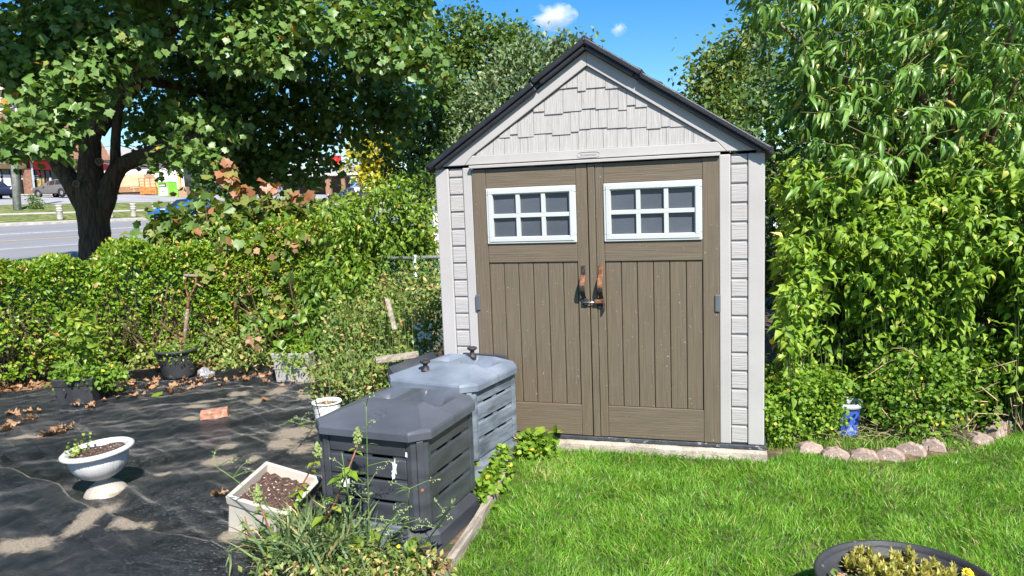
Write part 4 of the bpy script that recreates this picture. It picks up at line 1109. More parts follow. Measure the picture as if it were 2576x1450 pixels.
def rt(n, mean, sd=.16): return np.clip(mean + rng.normal(size=n) * sd, 0, 1)
def scatter(root, mat, tpls, blobs, size, tint=.5, up=.6, outw=.5, rnd=.45, droop=.5, shell=.3, twigs=0, spread=.12, singles=0, sd=.16, yellow=.0, name='foliage'):
    P_, A_, N_, S_, T_ = [], [], [], [], []
    for c, rad, n in blobs:
        P, out = blob(c, rad, n, shell, max(1, int(n * twigs)) if twigs else 0, spread)
        A, N = orient(out, up, outw, rnd, droop)
        P_.append(P); A_.append(A); N_.append(N); S_.append(size * (.65 + .6 * rng.random(n))); T_.append(rt(n, tint, sd) + (rng.random(n) < yellow) * .6)
    return foliage(root, mat, tpls, np.concatenate(P_), np.concatenate(A_), np.concatenate(N_), np.concatenate(S_), np.concatenate(T_), singles, name)
def limb(root, name, path, rad, mat, n=12, wob=.0):
    path = np.array(path, float) - np.array(root.location)
    # resample smoothly
    t = np.linspace(0, 1, len(path)); tt = np.linspace(0, 1, len(path) * 4)
    pp = np.stack([np.interp(tt, t, path[:, k]) for k in range(3)], 1); rr = np.interp(tt, t, rad)
    for _ in range(2):
        pp[1:-1] = (pp[:-2] + 2 * pp[1:-1] + pp[2:]) / 4
    return MB().tube(pp, rr * (1 + wob * rng.normal(size=len(rr))), n).build(name, mat, root, True)

# ---- big maple by the street
mq = 13.4
tb = at(240, 640, mq); tb[2] = ground_at(tb) - .05
maple = thing('maple_tree', 'big maple tree with forked dark trunk between the hedge and the street', 'tree', tb)
tr = MB()
def px(x, y, q=mq): return at(x, y, q)
px_m = mq / FPX
limb(maple, 'trunk', [tb, px(240, 640), px(240, 600), px(236, 560), px(233, 520), px(229, 480), px(228, 430), px(226, 370), px(232, 310)], [.33, .275, .262, .265, .28, .26, .21, .18, .17], bark_m, 20, .02)
limb(maple, 'branch', [px(222, 545), px(205, 500), px(182, 460), px(152, 420), px(128, 385), px(95, 340, 12.8), px(60, 290, 12.2)], [.16, .19, .175, .15, .13, .10, .07], bark_m, 14, .02)
limb(maple, 'branch', [px(248, 560), px(262, 510), px(277, 460), px(300, 418), px(345, 398), px(400, 380, 13), px(470, 350, 12.5), px(560, 330, 12)], [.16, .19, .165, .15, .14, .12, .09, .05], bark_m, 14, .02)
limb(maple, 'branch', [px(292, 430), px(290, 380), px(292, 330), px(300, 260), px(330, 150)], [.10, .09, .085, .075, .06], bark_m, 12, .02)
limb(maple, 'branch', [px(238, 330), px(262, 290), px(300, 245), px(345, 200), px(385, 140), px(425, 75), px(465, 20), px(520, -60), px(600, -180), px(720, -330)], [.19, .19, .18, .17, .165, .15, .14, .13, .10, .07], bark_m, 14, .02)
limb(maple, 'branch', [px(230, 330), px(215, 250), px(190, 150), px(175, 20), px(150, -150)], [.17, .15, .13, .12, .09], bark_m, 12, .02)
limb(maple, 'branch', [px(520, -60), px(640, 20, 13), px(760, 45, 12.4), px(900, 70, 12), px(1020, 120, 11.6)], [.10, .075, .06, .045, .02], bark_m, 10)
limb(maple, 'branch', [px(345, 200), px(430, 215, 14), px(540, 250, 14.3), px(680, 300, 14.6), px(780, 380, 14.6)], [.10, .08, .06, .045, .02], bark_m, 10)
kn = MB()
for (x, y, r_) in ((250, 407, .055), (192, 463, .05)):
    c_ = px(x, y, mq - .33) - tb; d_ = unit(-FW * .9 + RT * (.5 if x > 220 else .3))
    ring_ = [c_ + (np.cross(d_, UPZ) * math.cos(a_) + UPZ * math.sin(a_)) * r_ for a_ in np.linspace(0, 2 * math.pi, 17)]
    kn.tube(ring_, .016, 8, False)
    kn.tube([c_ - d_ * .2, c_ - d_ * .01], r_ * .95, 14)
kn.build('pruning_scar', pmat('scar_wood', (.16, .13, .10), .9, .4, 30), maple, True)
tw = MB()
for k_ in range(90):
    x, y, q = rng.uniform(330, 1000), rng.uniform(60, 430), rng.uniform(12.2, 15.5)
    p0 = px(x, y, q); d_ = unit(rng.normal(size=3) * [1, 1, .5]) * rng.uniform(.4, 1.1)
    tw.tube(np.array([p0, p0 + d_ * .5 + UPZ * .04, p0 + d_ - UPZ * .05]) - tb, [.014, .009, .004], 5, False)
tag(tw.build('twigs', bark_m, maple), kind='stuff')
pads = []
def pad(x, y, q, rx, ry, rz, n): pads.append((px(x, y, q), (rx, ry, rz), n))
# sunlit outer clumps
pad(60, 110, 9.6, .75, .5, .42, 620); pad(190, 60, 9.5, .75, .5, .36, 620); pad(285, 130, 9.7, .5, .5, .30, 430); pad(150, 190, 9.4, .8, .5, .36, 560); pad(375, 125, 9.9, .30, .4, .12, 110)
pad(10, 180, 9.6, .3, .4, .2, 130); pad(245, 195, 9.8, .36, .4, .16, 150)
pad(165, 262, 9.3, .36, .35, .22, 230); pad(185, 285, 9.3, .2, .3, .10, 80); pad(90, 330, 9.1, .38, .35, .22, 240); pad(50, 372, 9.0, .22, .3, .12, 90); pad(125, 355, 9.1, .24, .3, .12, 90)
pad(560, 40, 10.2, .55, .5, .30, 420); pad(520, 110, 10.2, .3, .3, .14, 120); pad(640, 90, 10.2, .6, .5, .28, 430); pad(720, 60, 10.4, .5, .5, .3, 360); pad(690, 150, 10.1, .4, .4, .14, 160); pad(610, 150, 10.2, .35, .4, .10, 110)
pad(840, 50, 10.0, .55, .5, .28, 380); pad(930, 90, 9.8, .6, .5, .28, 420); pad(1010, 70, 9.8, .4, .4, .24, 240); pad(1040, 140, 9.6, .38, .4, .16, 190); pad(960, 150, 9.8, .4, .4, .12, 150); pad(1090, 165, 9.6, .28, .3, .08, 70); pad(1020, 20, 9.9, .3, .35, .2, 150)
pad(480, 300, 10.8, .36, .4, .06, 80); pad(550, 315, 10.8, .3, .4, .07, 80); pad(590, 345, 10.8, .14, .3, .06, 30); pad(440, 378, 10.6, .34, .4, .09, 110); pad(510, 395, 10.6, .22, .3, .07, 70); pad(400, 410, 10.7, .12, .25, .05, 26); pad(380, 45, 11.0, .5, .5, .25, 160)
pads = [(c, r_, int(n * 1.35)) for c, r_, n in pads]
scatter(maple, maple_m, MAPLE, pads, .106, .55, .75, .45, .5, .55, .25, .16, .10, 300, .15, .006)
# inner leaves hanging low, tint darkened to paint in their shade
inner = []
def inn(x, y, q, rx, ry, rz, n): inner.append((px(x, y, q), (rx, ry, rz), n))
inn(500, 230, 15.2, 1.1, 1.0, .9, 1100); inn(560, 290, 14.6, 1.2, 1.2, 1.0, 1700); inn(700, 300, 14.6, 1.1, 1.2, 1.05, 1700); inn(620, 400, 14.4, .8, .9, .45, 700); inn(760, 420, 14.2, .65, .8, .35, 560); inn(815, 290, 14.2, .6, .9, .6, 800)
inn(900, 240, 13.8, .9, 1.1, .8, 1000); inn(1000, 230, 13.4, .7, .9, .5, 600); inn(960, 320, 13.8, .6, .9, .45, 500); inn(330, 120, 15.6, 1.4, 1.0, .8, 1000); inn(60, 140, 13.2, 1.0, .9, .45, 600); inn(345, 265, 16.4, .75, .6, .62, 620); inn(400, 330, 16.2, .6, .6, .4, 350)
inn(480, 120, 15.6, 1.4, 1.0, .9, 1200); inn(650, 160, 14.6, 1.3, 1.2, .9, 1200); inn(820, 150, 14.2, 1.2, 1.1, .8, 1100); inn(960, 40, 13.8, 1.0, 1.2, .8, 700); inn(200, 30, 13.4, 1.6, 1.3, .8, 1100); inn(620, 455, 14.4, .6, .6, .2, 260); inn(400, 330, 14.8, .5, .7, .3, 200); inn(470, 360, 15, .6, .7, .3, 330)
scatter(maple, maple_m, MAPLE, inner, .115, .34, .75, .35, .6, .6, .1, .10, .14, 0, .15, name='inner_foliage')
# unseen upper crown, shaped and thickened to shade the trunk and inner leaves
crown = []
while len(crown) < 100:
    dq, lat, zc = rng.uniform(-7, 4), rng.uniform(-5.5, 7.5), rng.uniform(5.2, 10.0)
    if (dq / 6.4) ** 2 + ((lat - .8) / 6.6) ** 2 + ((zc - 6.2) / 4.6) ** 2 > 1: continue
    q_ = 13.4 + dq
    if q_ < 10.3 - (zc - 3.7) / 1.07: continue
    c = CAM * [1, 1, 0] + FH * q_ + RT * (-7.6 + lat) + UPZ * zc
    if project(c - UPZ * .5)[1] > -30: continue
    crown.append((c, (1.25, 1.25, .55), 330))
scatter(maple, maple_m, MAPLE, crown, .25, .45, .8, .4, .5, .4, .2, .1, .2, 0, .15, name='crown')

# ---- maple saplings with red tips, over the hedge
sap = thing('maple_sapling', 'thicket of young maples with large dull green leaves above the hedge', 'sapling', [*at(560, 640, 8.6)[:2], -.1])
sb = [(at(x, y, q), (rx, .30, rz), n) for x, y, q, rx, rz, n in ((470, 585, 9.2, .45, .20, 260), (560, 560, 9.2, .50, .20, 300), (650, 545, 9.3, .45, .18, 240), (740, 540, 9.4, .45, .16, 220), (420, 555, 9.0, .16, .12, 36), (385, 580, 8.9, .10, .06, 14), (355, 612, 8.8, .08, .05, 14), (520, 520, 9.2, .30, .08, 60), (830, 560, 9.2, .4, .18, 150), (620, 600, 9.1, .7, .14, 240))]
scatter(sap, sap_m, MAPLE, sb, .118, .52, .7, .4, .5, .5, .3, .2, .08, 200, .13, .04)
st = MB()
for k_ in range(26):
    p0 = at(rng.uniform(420, 820), 620, rng.uniform(9.1, 9.5)); p0[2] = -.1; p1 = p0 + [rng.normal() * .25, rng.normal() * .1, rng.uniform(1.5, 1.9)]
    st.tube(np.array([p0, (p0 + p1) / 2 + rng.normal(size=3) * .05, p1]) - np.array(sap.location), [.008, .006, .003], 5, False)
tag(st.build('stems', twig_m, sap), kind='stuff')
for x, y, hh, n, lb in ((572, 430, .26, 34, 'taller maple shoot with coppery red leaves against the dark tree'), (675, 470, .12, 16, 'low reddish maple shoot near the middle of the thicket'), (752, 492, .10, 14, 'small reddish maple shoot at the right of the thicket'), (700, 505, .09, 12, 'faint bronze maple shoot between the two low red ones')):
    b0 = at(x + (20 if hh > .2 else 0), y, 9.2); rs = thing('maple_shoot', lb, 'sapling', [b0[0], b0[1], -.1], group='red tipped maple shoots')
    scatter(rs, sap_m, MAPLE, [(at(x + 6, y + 12, 9.2), (.10, .10, hh * .6), n), (at(x + 40, y + 55, 9.2), (.12, .1, hh * .4), n // 2)] if hh > .2 else [(at(x, y, 9.2), (.14, .1, hh * .5), n)], .12, .86, .5, .5, .6, .9, .2, 0, .1, 10, .07)
    MB().tube(np.array([[b0[0], b0[1], -.1], b0 - [0, 0, .1], b0 + [0, 0, hh * .3]]) - np.array(rs.location), [.012, .008, .004], 6).build('stem', redtwig_m, rs, True)

scatter(sap, creeper_m, SERRATE, [(at(x, y, q), (rx, .3, rz), n) for x, y, q, rx, rz, n in ((600, 590, 9.0, .6, .16, 420), (760, 570, 9.1, .5, .2, 420), (480, 610, 8.9, .4, .12, 220), (690, 610, 8.9, .5, .14, 300))], .075, .62, .6, .5, .5, .4, .3, .2, .08, 0, .2, .05, 'creeper_leaves')

# ---- clipped hedge on the left
def along(spine, n):
    S = np.array(spine, float); L = np.r_[0, np.cumsum(np.linalg.norm(np.diff(S, axis=0), axis=1))]
    u = rng.random(n) * L[-1]
    P = np.stack([np.interp(u, L, S[:, k]) for k in range(S.shape[1])], 1)
    D = np.stack([np.interp(np.minimum(u + .05, L[-1]), L, S[:, k]) - np.interp(np.maximum(u - .05, 0), L, S[:, k]) for k in range(2)], 1); D = unit(D)
    return P, np.stack([D[:, 1], -D[:, 0], np.zeros(n)], 1)          # place and direction towards the yard
def hedge_foliage(root, mat, tpls, spine, n, size, zlo, tint, singles, thick=.42, rag=.14, sd=.17, yellow=.03, deep=0):
    P, side = along(spine, n)                          # spine rows: x, y, top height
    top = P[:, 2] + rag * (vnoise(P * [3, 3, 0] + 2) - .5) * 2
    a = rng.random(n) * math.pi
    rr = 1 - .55 * rng.random(n) ** 2.2
    off = np.cos(a) * thick * rr; zc = (zlo + top) / 2; hz = (top - zlo) / 2
    zz = rng.random(n); onside = rng.random(n) < .62
    z = np.where(onside, zlo + (top - zlo) * zz, top - (top - zlo) * .22 * rng.random(n) ** 1.5)
    o_ = np.where(onside, np.sign(np.cos(a)) * thick * rr, (rng.random(n) * 2 - 1) * thick)
    bump = (vnoise(np.stack([P[:, 0] * 3.2, P[:, 1] * 3.2, z * 3.5], 1)) - .5)
    keepm = vnoise(np.stack([P[:, 0] * 5, P[:, 1] * 5, z * 6], 1) + 20) > .27 - .45 * (z - zlo)
    Q = np.stack([P[:, 0], P[:, 1], z - .1], 1) + side * (o_ * (1 - .35 * np.clip((z - zlo) / (top - zlo) - .6, 0, 1)) + bump * .26 * np.sign(o_))[:, None]
    out = unit(side * np.where(onside, np.sign(o_), 0)[:, None] + UPZ * np.where(onside, .15, 1)[:, None])
    A, N = orient(out, .45, .6, .6, .1)
    k = keepm
    return foliage(root, mat, tpls, Q[k], A[k], N[k], size * (.6 + .7 * rng.random(k.sum())), (rt(n, tint, sd) + (rng.random(n) < yellow) * .6)[k], singles)
HS = [(-7.4, -1.2, 1.22), (-6.75, -.1, 1.22), (-6.25, 1.2, 1.26), (-5.75, 2.1, 1.30), (-5.0, 2.75, 1.36)]
hedge = thing('hedge', 'yellow green privet hedge with bare brown stems low down, at the left', 'hedge', (-6.3, 1.0, -.1))
hedge_foliage(hedge, privet_m, OVAL, HS, 42000, .058, .12, .55, 300, .45)
def sticks(root, spine, n, mat, h, r, name='stems', lean=.25, z0=-.1, thick=.35):
    P, side = along(spine, n); m = MB(); o_ = np.array(root.location)
    for p, s_ in zip(P, side):
        b_ = np.array([p[0], p[1], z0]) + s_ * rng.uniform(-thick, thick); e = b_ + np.array([rng.normal() * lean, rng.normal() * lean, h * rng.uniform(.5, 1.1)])
        mid = (b_ + e) / 2 + rng.normal(size=3) * .04; r_ = r * rng.uniform(.4, 1.4)
        m.tube(np.array([b_, mid, e]) - o_, [r_, r_ * .8, r_ * .4], 5, False)
    return tag(m.build(name, mat, root), kind='stuff')
sticks(hedge, HS, 420, twig_m, .9, .011)
sticks(hedge, HS, 380, twig_m, .5, .003, 'twigs', .3, .0, .42)
# the hedge's back part, yellower and mixed with dead maple leaves
HB = [(-5.2, 2.7, 1.38), (-4.5, 2.95, 1.40), (-3.8, 3.05, 1.42), (-3.1, 3.0, 1.38), (-2.5, 2.85, 1.25)]
hedge2 = thing('hedge', 'overgrown privet hedge behind the pots, tangled with dry tan leaves', 'hedge', (-3.8, 3.0, -.1))
hedge_foliage(hedge2, privet_m, OVAL, HB, 46000, .058, .32, .62, 300, .45, .2, .2, .05)
sticks(hedge2, HB, 300, twig_m, 1.0, .012)
sticks(hedge2, HB, 320, twig_m, .55, .003, 'twigs', .3, .0, .42)
P, side = along(HB, 70); Pd = np.stack([P[:, 0], P[:, 1], rng.uniform(.2, 1.42, 70) - .1], 1) + side * rng.uniform(.38, .55, (70, 1))
A, N = orient(side, .2, .6, .6, .8)
foliage(hedge2, dead_m, MAPLE, Pd, A, N, .085 * (.6 + .6 * rng.random(70)), rng.random(70), 30, 'dry_leaves', 'dry_leaf')
P, side = along(HB, 260); Pd = np.stack([P[:, 0], P[:, 1], rng.uniform(.1, 1.45, 260) - .1], 1) + side * rng.uniform(.40, .55, (260, 1))
A, N = orient(side, .5, .6, .5, .5)
foliage(hedge2, sap_m, MAPLE, Pd, A, N, .12 * (.6 + .6 * rng.random(260)), rt(260, .5, .14), 60, 'maple_leaves')

# ---- creeper heaped over the fence
crp = thing('creeper', 'bright green creeper heaped on the fence left of the shed', 'creeper', (-2.6, 3.2, -.1))
cb = [(at(x, y, q), (rx, .45, rz), n) for x, y, q, rx, rz, n in ((960, 545, 8.1, .42, .30, 900), (1030, 585, 8.0, .30, .30, 650), (900, 590, 8.0, .36, .26, 600), (980, 480, 8.0, .26, .10, 190), (1010, 470, 8.0, .14, .10, 80), (860, 530, 8.1, .3, .14, 260), (1060, 550, 8.0, .12, .2, 150), (930, 690, 8.2, .45, .26, 650), (1045, 640, 8.0, .16, .12, 110), (870, 700, 7.5, .4, .25, 450), (960, 740, 8.0, .30, .2, 300))]
scatter(crp, creeper_m, SERRATE, cb, .085, .52, .55, .6, .5, .6, .35, .25, .06, 300, .17, .02)
crp2 = thing('creeper', 'dark leaved creeper hanging on the hedge above the grey planter', 'creeper', (-3.0, 2.4, -.1))
cb = [(at(x, y, q), (rx, .22, rz), n) for x, y, q, rx, rz, n in ((800, 760, 7.4, .22, .36, 330), (850, 830, 7.3, .22, .25, 230), (900, 770, 7.3, .25, .25, 230), (760, 820, 7.4, .16, .18, 110), (670, 800, 7.5, .12, .14, 50), (950, 800, 7.2, .2, .2, 150))]
scatter(crp2, creeper_m, SERRATE, cb, .10, .30, .5, .6, .5, .7, .35, .25, .06, 160, .14, .05)
cb = [(at(x, y, q), (.07, .08, .20), n) for x, y, q, n in ((880, 880, 6.9, 22), (640, 850, 7.3, 9), (970, 740, 7.0, 14))]
scatter(crp2, dead_m, MAPLE, cb, .07, .6, .2, .5, .6, 1.0, .2, 0, .1, 40, .2, name='dry_leaves')

# ---- weeds between pots and shed
wd = thing('weed_patch', 'tall wispy weeds with pale seed heads behind the compost bins', 'weeds', (-2.3, 1.6, -.1))
cb = [(at(x, y, q), (rx, .3, rz), n) for x, y, q, rx, rz, n in ((900, 860, 6.7, .28, .26, 1700), (980, 850, 6.6, .28, .28, 1500), (1040, 870, 6.4, .16, .22, 700), (860, 930, 6.4, .30, .12, 900), (950, 960, 6.1, .28, .14, 1000), (1030, 800, 6.6, .14, .25, 500), (880, 800, 6.9, .2, .2, 600), (830, 960, 6.2, .12, .10, 250), (1010, 940, 6.0, .2, .14, 500), (1070, 740, 6.9, .10, .3, 420), (1000, 720, 7.0, .2, .16, 500), (1060, 690, 7.6, .2, .12, 300), (1085, 820, 6.9, .1, .3, 420), (950, 760, 7.0, .2, .2, 400))]
scatter(wd, weed_m, OVAL, cb, .046, .55, .5, .3, .8, -.2, .1, .12, .06, 0, .2, .06)
st = MB(); o_ = np.array(wd.location)
for k_ in range(120):
    p0 = at(rng.uniform(820, 1090), 980, rng.uniform(5.9, 6.9)); p0[2] = -.1; h_ = rng.uniform(.3, .95); e = p0 + [rng.normal() * .16, rng.normal() * .12, h_]
    st.tube(np.array([p0, (p0 + e) / 2 + rng.normal(size=3) * .03, e]) - o_, [.003, .0022, .001], 4, False)
tag(st.build('stems', green_stem_m, wd), kind='stuff')
fl_ = MB()
for k_ in range(34):
    c_ = at(rng.uniform(1040, 1085), rng.uniform(815, 900), 6.2) - o_
    fl_.obox(c_, RT * .011, FH * .011, UPZ * .008)
tag(fl_.build('seed_head', pmat('pale_seed', (.62, .6, .5), .8, .1), wd), kind='stuff')
wd2 = thing('weed_patch', 'row of lush green weeds along the foot of the hedge between the pots', 'weeds', (-4.0, 1.9, -.1))
cb = [(at(x, y, q), (rx, .18, rz), n) for x, y, q, rx, rz, n in ((545, 880, 8.0, .16, .22, 300), (590, 890, 8.0, .14, .18, 220), (640, 880, 7.9, .12, .28, 260), (620, 920, 7.8, .3, .08, 260), (560, 930, 7.8, .2, .06, 150), (660, 920, 7.7, .14, .10, 160), (370, 905, 8.1, .2, .10, 180), (300, 940, 8.0, .2, .08, 160))]
scatter(wd2, weed_m, SERRATE, cb, .075, .62, .4, .4, .6, .3, .2, .15, .05, 40, .18, .05)

# ---- plants in the pots
def potted(label, blobs, mat, tpl, size, tint, base, up=.7, singles=30, name='potted_plant', **kw):
    r_ = thing(name, label, 'plant', base)
    scatter(r_, mat, tpl, blobs, size, tint, up, .5, .5, .3, .3, .2, .03, singles, .16, .02, **kw)
    m = MB(); b_ = np.array(base)
    for k_ in range(14 if size > .025 else 0):
        p0 = np.array([rng.normal() * .05, rng.normal() * .05, -.01]); c, rad, n = blobs[k_ % len(blobs)]; e = np.asarray(c) - b_ + rng.normal(size=3) * .05
        m.tube(np.array([p0, (p0 + e) / 2 + rng.normal(size=3) * .02, e]), [.004, .003, .002], 4, False)
    if m.v: tag(m.build('stems', green_stem_m, r_), kind='stuff')
    return r_
pt = np.array(pot_b.location) + UPZ * .215
potted('low leafy plant spilling over the round black pot', [(pt + UPZ * .05, (.23, .21, .06), 620), (pt + RT * .14 + UPZ * .02, (.10, .1, .05), 130), (pt - RT * .17 + UPZ * .04, (.10, .1, .05), 130)], clover_m, OVAL, .038, .6, pt)
pt = np.array(pot_b.location) + UPZ * .22 + RT * -.02
potted('dry brown twiggy plant standing in the round black pot', [(pt + UPZ * .16, (.10, .1, .12), 90)], dead_m, OVAL, .04, .6, pt, singles=0)
pt = np.array(pot_c.location) + UPZ * .185
potted('tall upright shrub with glossy leaves in the low square black pot', [(pt + UPZ * .42, (.16, .14, .24), 230), (pt + UPZ * .2, (.12, .12, .16), 110)], creeper_m, SERRATE, .095, .62, pt, .3)
potted('trailing leafy plant filling the low square black pot', [(pt + UPZ * .06 + RT * .08, (.30, .2, .06), 600), (pt + RT * .26 + UPZ * .03, (.14, .12, .07), 160), (pt - RT * .1 + UPZ * .04, (.15, .15, .07), 200)], clover_m, ROUND, .034, .5, pt)
pt = np.array(pot_g.location) + UPZ * .21
potted('trailing green plant spilling over the warm grey planter', [(pt + UPZ * .08, (.25, .22, .07), 900), (pt + UPZ * .03 - FH * .18, (.17, .08, .05), 260), (pt + UPZ * .14, (.18, .14, .08), 260), (pt - FH * .22 - UPZ * .05 - RT * .02, (.05, .03, .07), 60)], clover_m, OVAL, .034, .6, pt)
potted('broad leaved seedling rising from the warm grey planter', [(pt + UPZ * .16 - RT * .12, (.12, .1, .06), 36), (pt + UPZ * .10 + RT * .15, (.08, .08, .05), 16)], creeper_m, ROUND, .10, .45, pt, singles=12)
pt = np.array(urn.location) + UPZ * .302 - RT * .125 - FH * .02
potted('tiny yellow green succulent at the left edge of the white urn', [(pt + UPZ * .006, (.035, .032, .016), 90)], clover_m, ROUND, .017, .8, pt, singles=10)
# succulents in the bowl
pt = np.array(big.location) + UPZ * .14
def rosettes(root, centres, n, size, mat, tint):
    P_, A_, N_, S_, T_ = [], [], [], [], []
    for c in centres:
        k = n; a_ = rng.random(k) * 6.283; e_ = rng.random(k) ** .7
        d_ = unit(np.stack([np.cos(a_) * (1.1 - e_), np.sin(a_) * (1.1 - e_), .25 + e_], 1))
        P_.append(c + rng.normal(size=(k, 3)) * .002 + UPZ * (.03 * e_)[:, None]); A_.append(d_); N_.append(UPZ + rng.normal(size=(k, 3)) * .1 - d_ * .5); S_.append(size * (.7 + .5 * rng.random(k))); T_.append(rt(k, tint, .14))
    return foliage(root, mat, [tpl_strip([(0, .12), (.5, .17), (1, 0)], .3, .3)], np.concatenate(P_), np.concatenate(A_), np.concatenate(N_), np.concatenate(S_), np.concatenate(T_), 60)
sd_ = thing('succulent', 'mat of pale yellow green needle leaved succulents in the large bowl planter', 'succulent', pt)
cs = []
for k_ in range(230):
    a_ = rng.random() * 6.283; r_ = .27 * math.sqrt(rng.random()); c = pt + [r_ * math.cos(a_), r_ * math.sin(a_), rng.uniform(-.005, .045)]
    if (c - pt) @ RT < -.13: continue
    cs.append(c)
rosettes(sd_, cs, 24, .034, succ_m, .55)
sd2 = thing('succulent', 'small green rosettes at the left side of the large bowl planter', 'succulent', pt - RT * .2)
cs = [pt - RT * rng.uniform(.14, .25) + FH * rng.uniform(-.12, .12) + UPZ * rng.uniform(.0, .04) for k_ in range(26)]
b_ = thing
P_ = []
scatter(sd2, weed_m, ROUND, [(c, (.03, .03, .018), 14) for c in cs], .032, .45, .7, .5, .4, .1, .3, 0, .1, 30, .2, .1)
def flower(label, c, size, axis=(0, 0, 1), name='flower', petals=12):
    r_ = thing(name, label, 'flower', c); ax_ = unit(axis); x_ = unit(np.cross(ax_, [.3, .9, .2])); y_ = np.cross(ax_, x_)
    for layer in range(3):
        for k_ in range(petals):
            a_ = 6.283 * (k_ + .5 * layer) / petals; d_ = x_ * math.cos(a_) + y_ * math.sin(a_); t_ = np.cross(ax_, d_); L_ = size * (1 - .28 * layer); h_ = ax_ * size * (.12 + .25 * layer)
            MB().add([h_ * .3, d_ * L_ * .6 + t_ * L_ * .28 + h_, d_ * L_ + h_ * .9, d_ * L_ * .6 - t_ * L_ * .28 + h_], [(0, 1, 2, 3)]).build('petal', petal_m, r_) if layer == 0 else None
    MB().lathe([(0, -.1 * size), (size * .45, .05 * size), (size * .5, .35 * size), (0, .5 * size)], 10).build('heart', petal_m, r_, True)
    return r_
flower('bright yellow flower at the edge of the large bowl planter', onz(2437, 1443, .10), .026, -FW * .5 + UPZ)

# ---- peach tree on the right
pb_ = np.array([2.75, 2.0, -.1])
peach = thing('peach_tree', 'peach tree with long drooping leaves right of the shed', 'tree', pb_)
limb(peach, 'trunk', [pb_, pb_ + [.03, .05, .6], pb_ + [-.05, 0, 1.2]], [.085, .07, .065], twig_m, 12, .03)
br_ends = []
for x, y, q in ((1960, 60, 5.7), (2020, 250, 5.6), (2130, 330, 5.6), (2250, 100, 5.3), (2380, 250, 5.2), (2480, 330, 5.1), (2550, 60, 5.2), (2350, -150, 5.6), (2150, -120, 5.8), (2100, 120, 5.6), (2300, 350, 5.3), (2560, 200, 5.0)):
    e = at(x, y, q); mid = (pb_ + [-.05, 0, 1.2] + e) / 2 + UPZ * .25
    limb(peach, 'branch', [pb_ + [-.05, 0, 1.15], mid, e], [.045, .028, .010], twig_m, 8)
    br_ends.append(e)
PT = []
while len(PT) < 1000:
    x, y, q = rng.uniform(1870, 2680), rng.uniform(-330, 480), rng.uniform(4.75, 6.4)
    lim = 1860 + max(0, y - 20) * .25 + (60 if y > 280 else 0)
    if x < lim + 40 * rng.random(): continue
    if y > 380 and rng.random() < .4 and x < 2450: continue
    p = at(x, y, q)
    if p[0] < 1.35 and p[1] < 2.3 and p[0] > -1 and p[2] < 2.75: 
        p = p + RT * .25
    if vnoise(p * 2.6 + 30) < .30: continue
    PT.append(p)
PT = np.array(PT); nl = 13
Pk = np.repeat(PT, nl, 0); n = len(Pk)
td = np.repeat(unit(rng.normal(size=(len(PT), 3)) * [1, 1, .35] - UPZ * .35 - FH * .25), nl, 0)
along_ = rng.random((n, 1)) * .20
Pk = Pk + td * along_
a_ = rng.random(n) * 6.283; perp = unit(np.cross(td, rng.normal(size=(n, 3))))
A = unit(td * .5 + perp * .9 - UPZ * .55); N = unit(UPZ * .2 + perp * .45 + SUN_DIR * .75 + rng.normal(size=(n, 3)) * .25)
foliage(peach, peach_m, PEACH, Pk, A, N, .150 * (.6 + .6 * rng.random(n)), rt(n, .55, .17) + (rng.random(n) < .012) * .5, 300)
m = MB()
for p, d_ in zip(PT, td[::nl]): m.tube(np.array([p - d_ * .1 + UPZ * .02, p + d_ * .05, p + d_ * .18]) - pb_, [.0032, .003, .002], 4, False)
tag(m.build('twigs', pmat('peach_twig', (.16, .10, .04), .7, .3, 20, col2=(.12, .15, .04)), peach), kind='stuff')

# ---- kerria shrub right of the shed
kb = np.array([2.2, 1.1, -.1])
ker = thing('kerria_shrub', 'big bright green shrub with toothed leaves against the right side of the shed', 'shrub', kb)
P_, A_, N_, S_, T_ = [], [], [], [], []
stm = MB()
for k_ in range(1050):
    x = rng.uniform(1.22, 3.7); y = rng.uniform(.50 + .25 * min(1, max(0, (x - 1.5) / .6)), 1.7) if x > 1.3 else rng.uniform(.25, 1.0)
    if vnoise(np.array([x * 3.1 + 9, y * 3.1, 2.])) < .36: continue
    b0 = np.array([x, y, -.1]); H = rng.uniform(.62, 1.0) * (1.80 + .22 * max(0, y - .8) + .25 * (vnoise(np.array([x * 2.5, y * 2.5, 3.])) - .5) - .12 * (y < .6) - .55 * max(0, .75 - y) + .08 * math.sin(x * 5)); H *= (.75 if rng.random() < .35 else 1)
    ln = unit(np.array([rng.normal() * .5, -.75 + rng.normal() * .4, 0])) * H * rng.uniform(.08, .36)
    if b0[0] + ln[0] < 1.16: ln[0] = abs(ln[0]) * .3
    tt = np.linspace(0, 1, 9)[:, None]
    path = b0 + UPZ * H * np.sin(tt * 1.75) / np.sin(1.57) * .98 + ln * tt ** 2.2
    stm.tube(path - kb, np.linspace(.0038, .0015, 9), 4, False)
    nlv = int(40 * H / 1.6) + 3
    u = rng.uniform(.04, 1, nlv) ** .8; pp = np.stack([np.interp(u, tt[:, 0], path[:, k]) for k in range(3)], 1)
    sidev = unit(np.cross(unit(ln + UPZ * .3), UPZ) * rng.choice([-1, 1], nlv)[:, None] + rng.normal(size=(nlv, 3)) * .45)
    P_.append(pp + sidev * .03); A_.append(unit(sidev * .9 + unit(ln) * .55 - UPZ * rng.uniform(0, .7, (nlv, 1)))); N_.append(unit(UPZ * .45 + SUN_DIR * .55 + rng.normal(size=(nlv, 3)) * .35)); S_.append(.088 * (.5 + .65 * rng.random(nlv))); T_.append(rt(nlv, .50, .15) + (rng.random(nlv) < .012) * .5)
pp, aa, nn, ss, tt_ = (np.concatenate(k) for k in (P_, A_, N_, S_, T_))
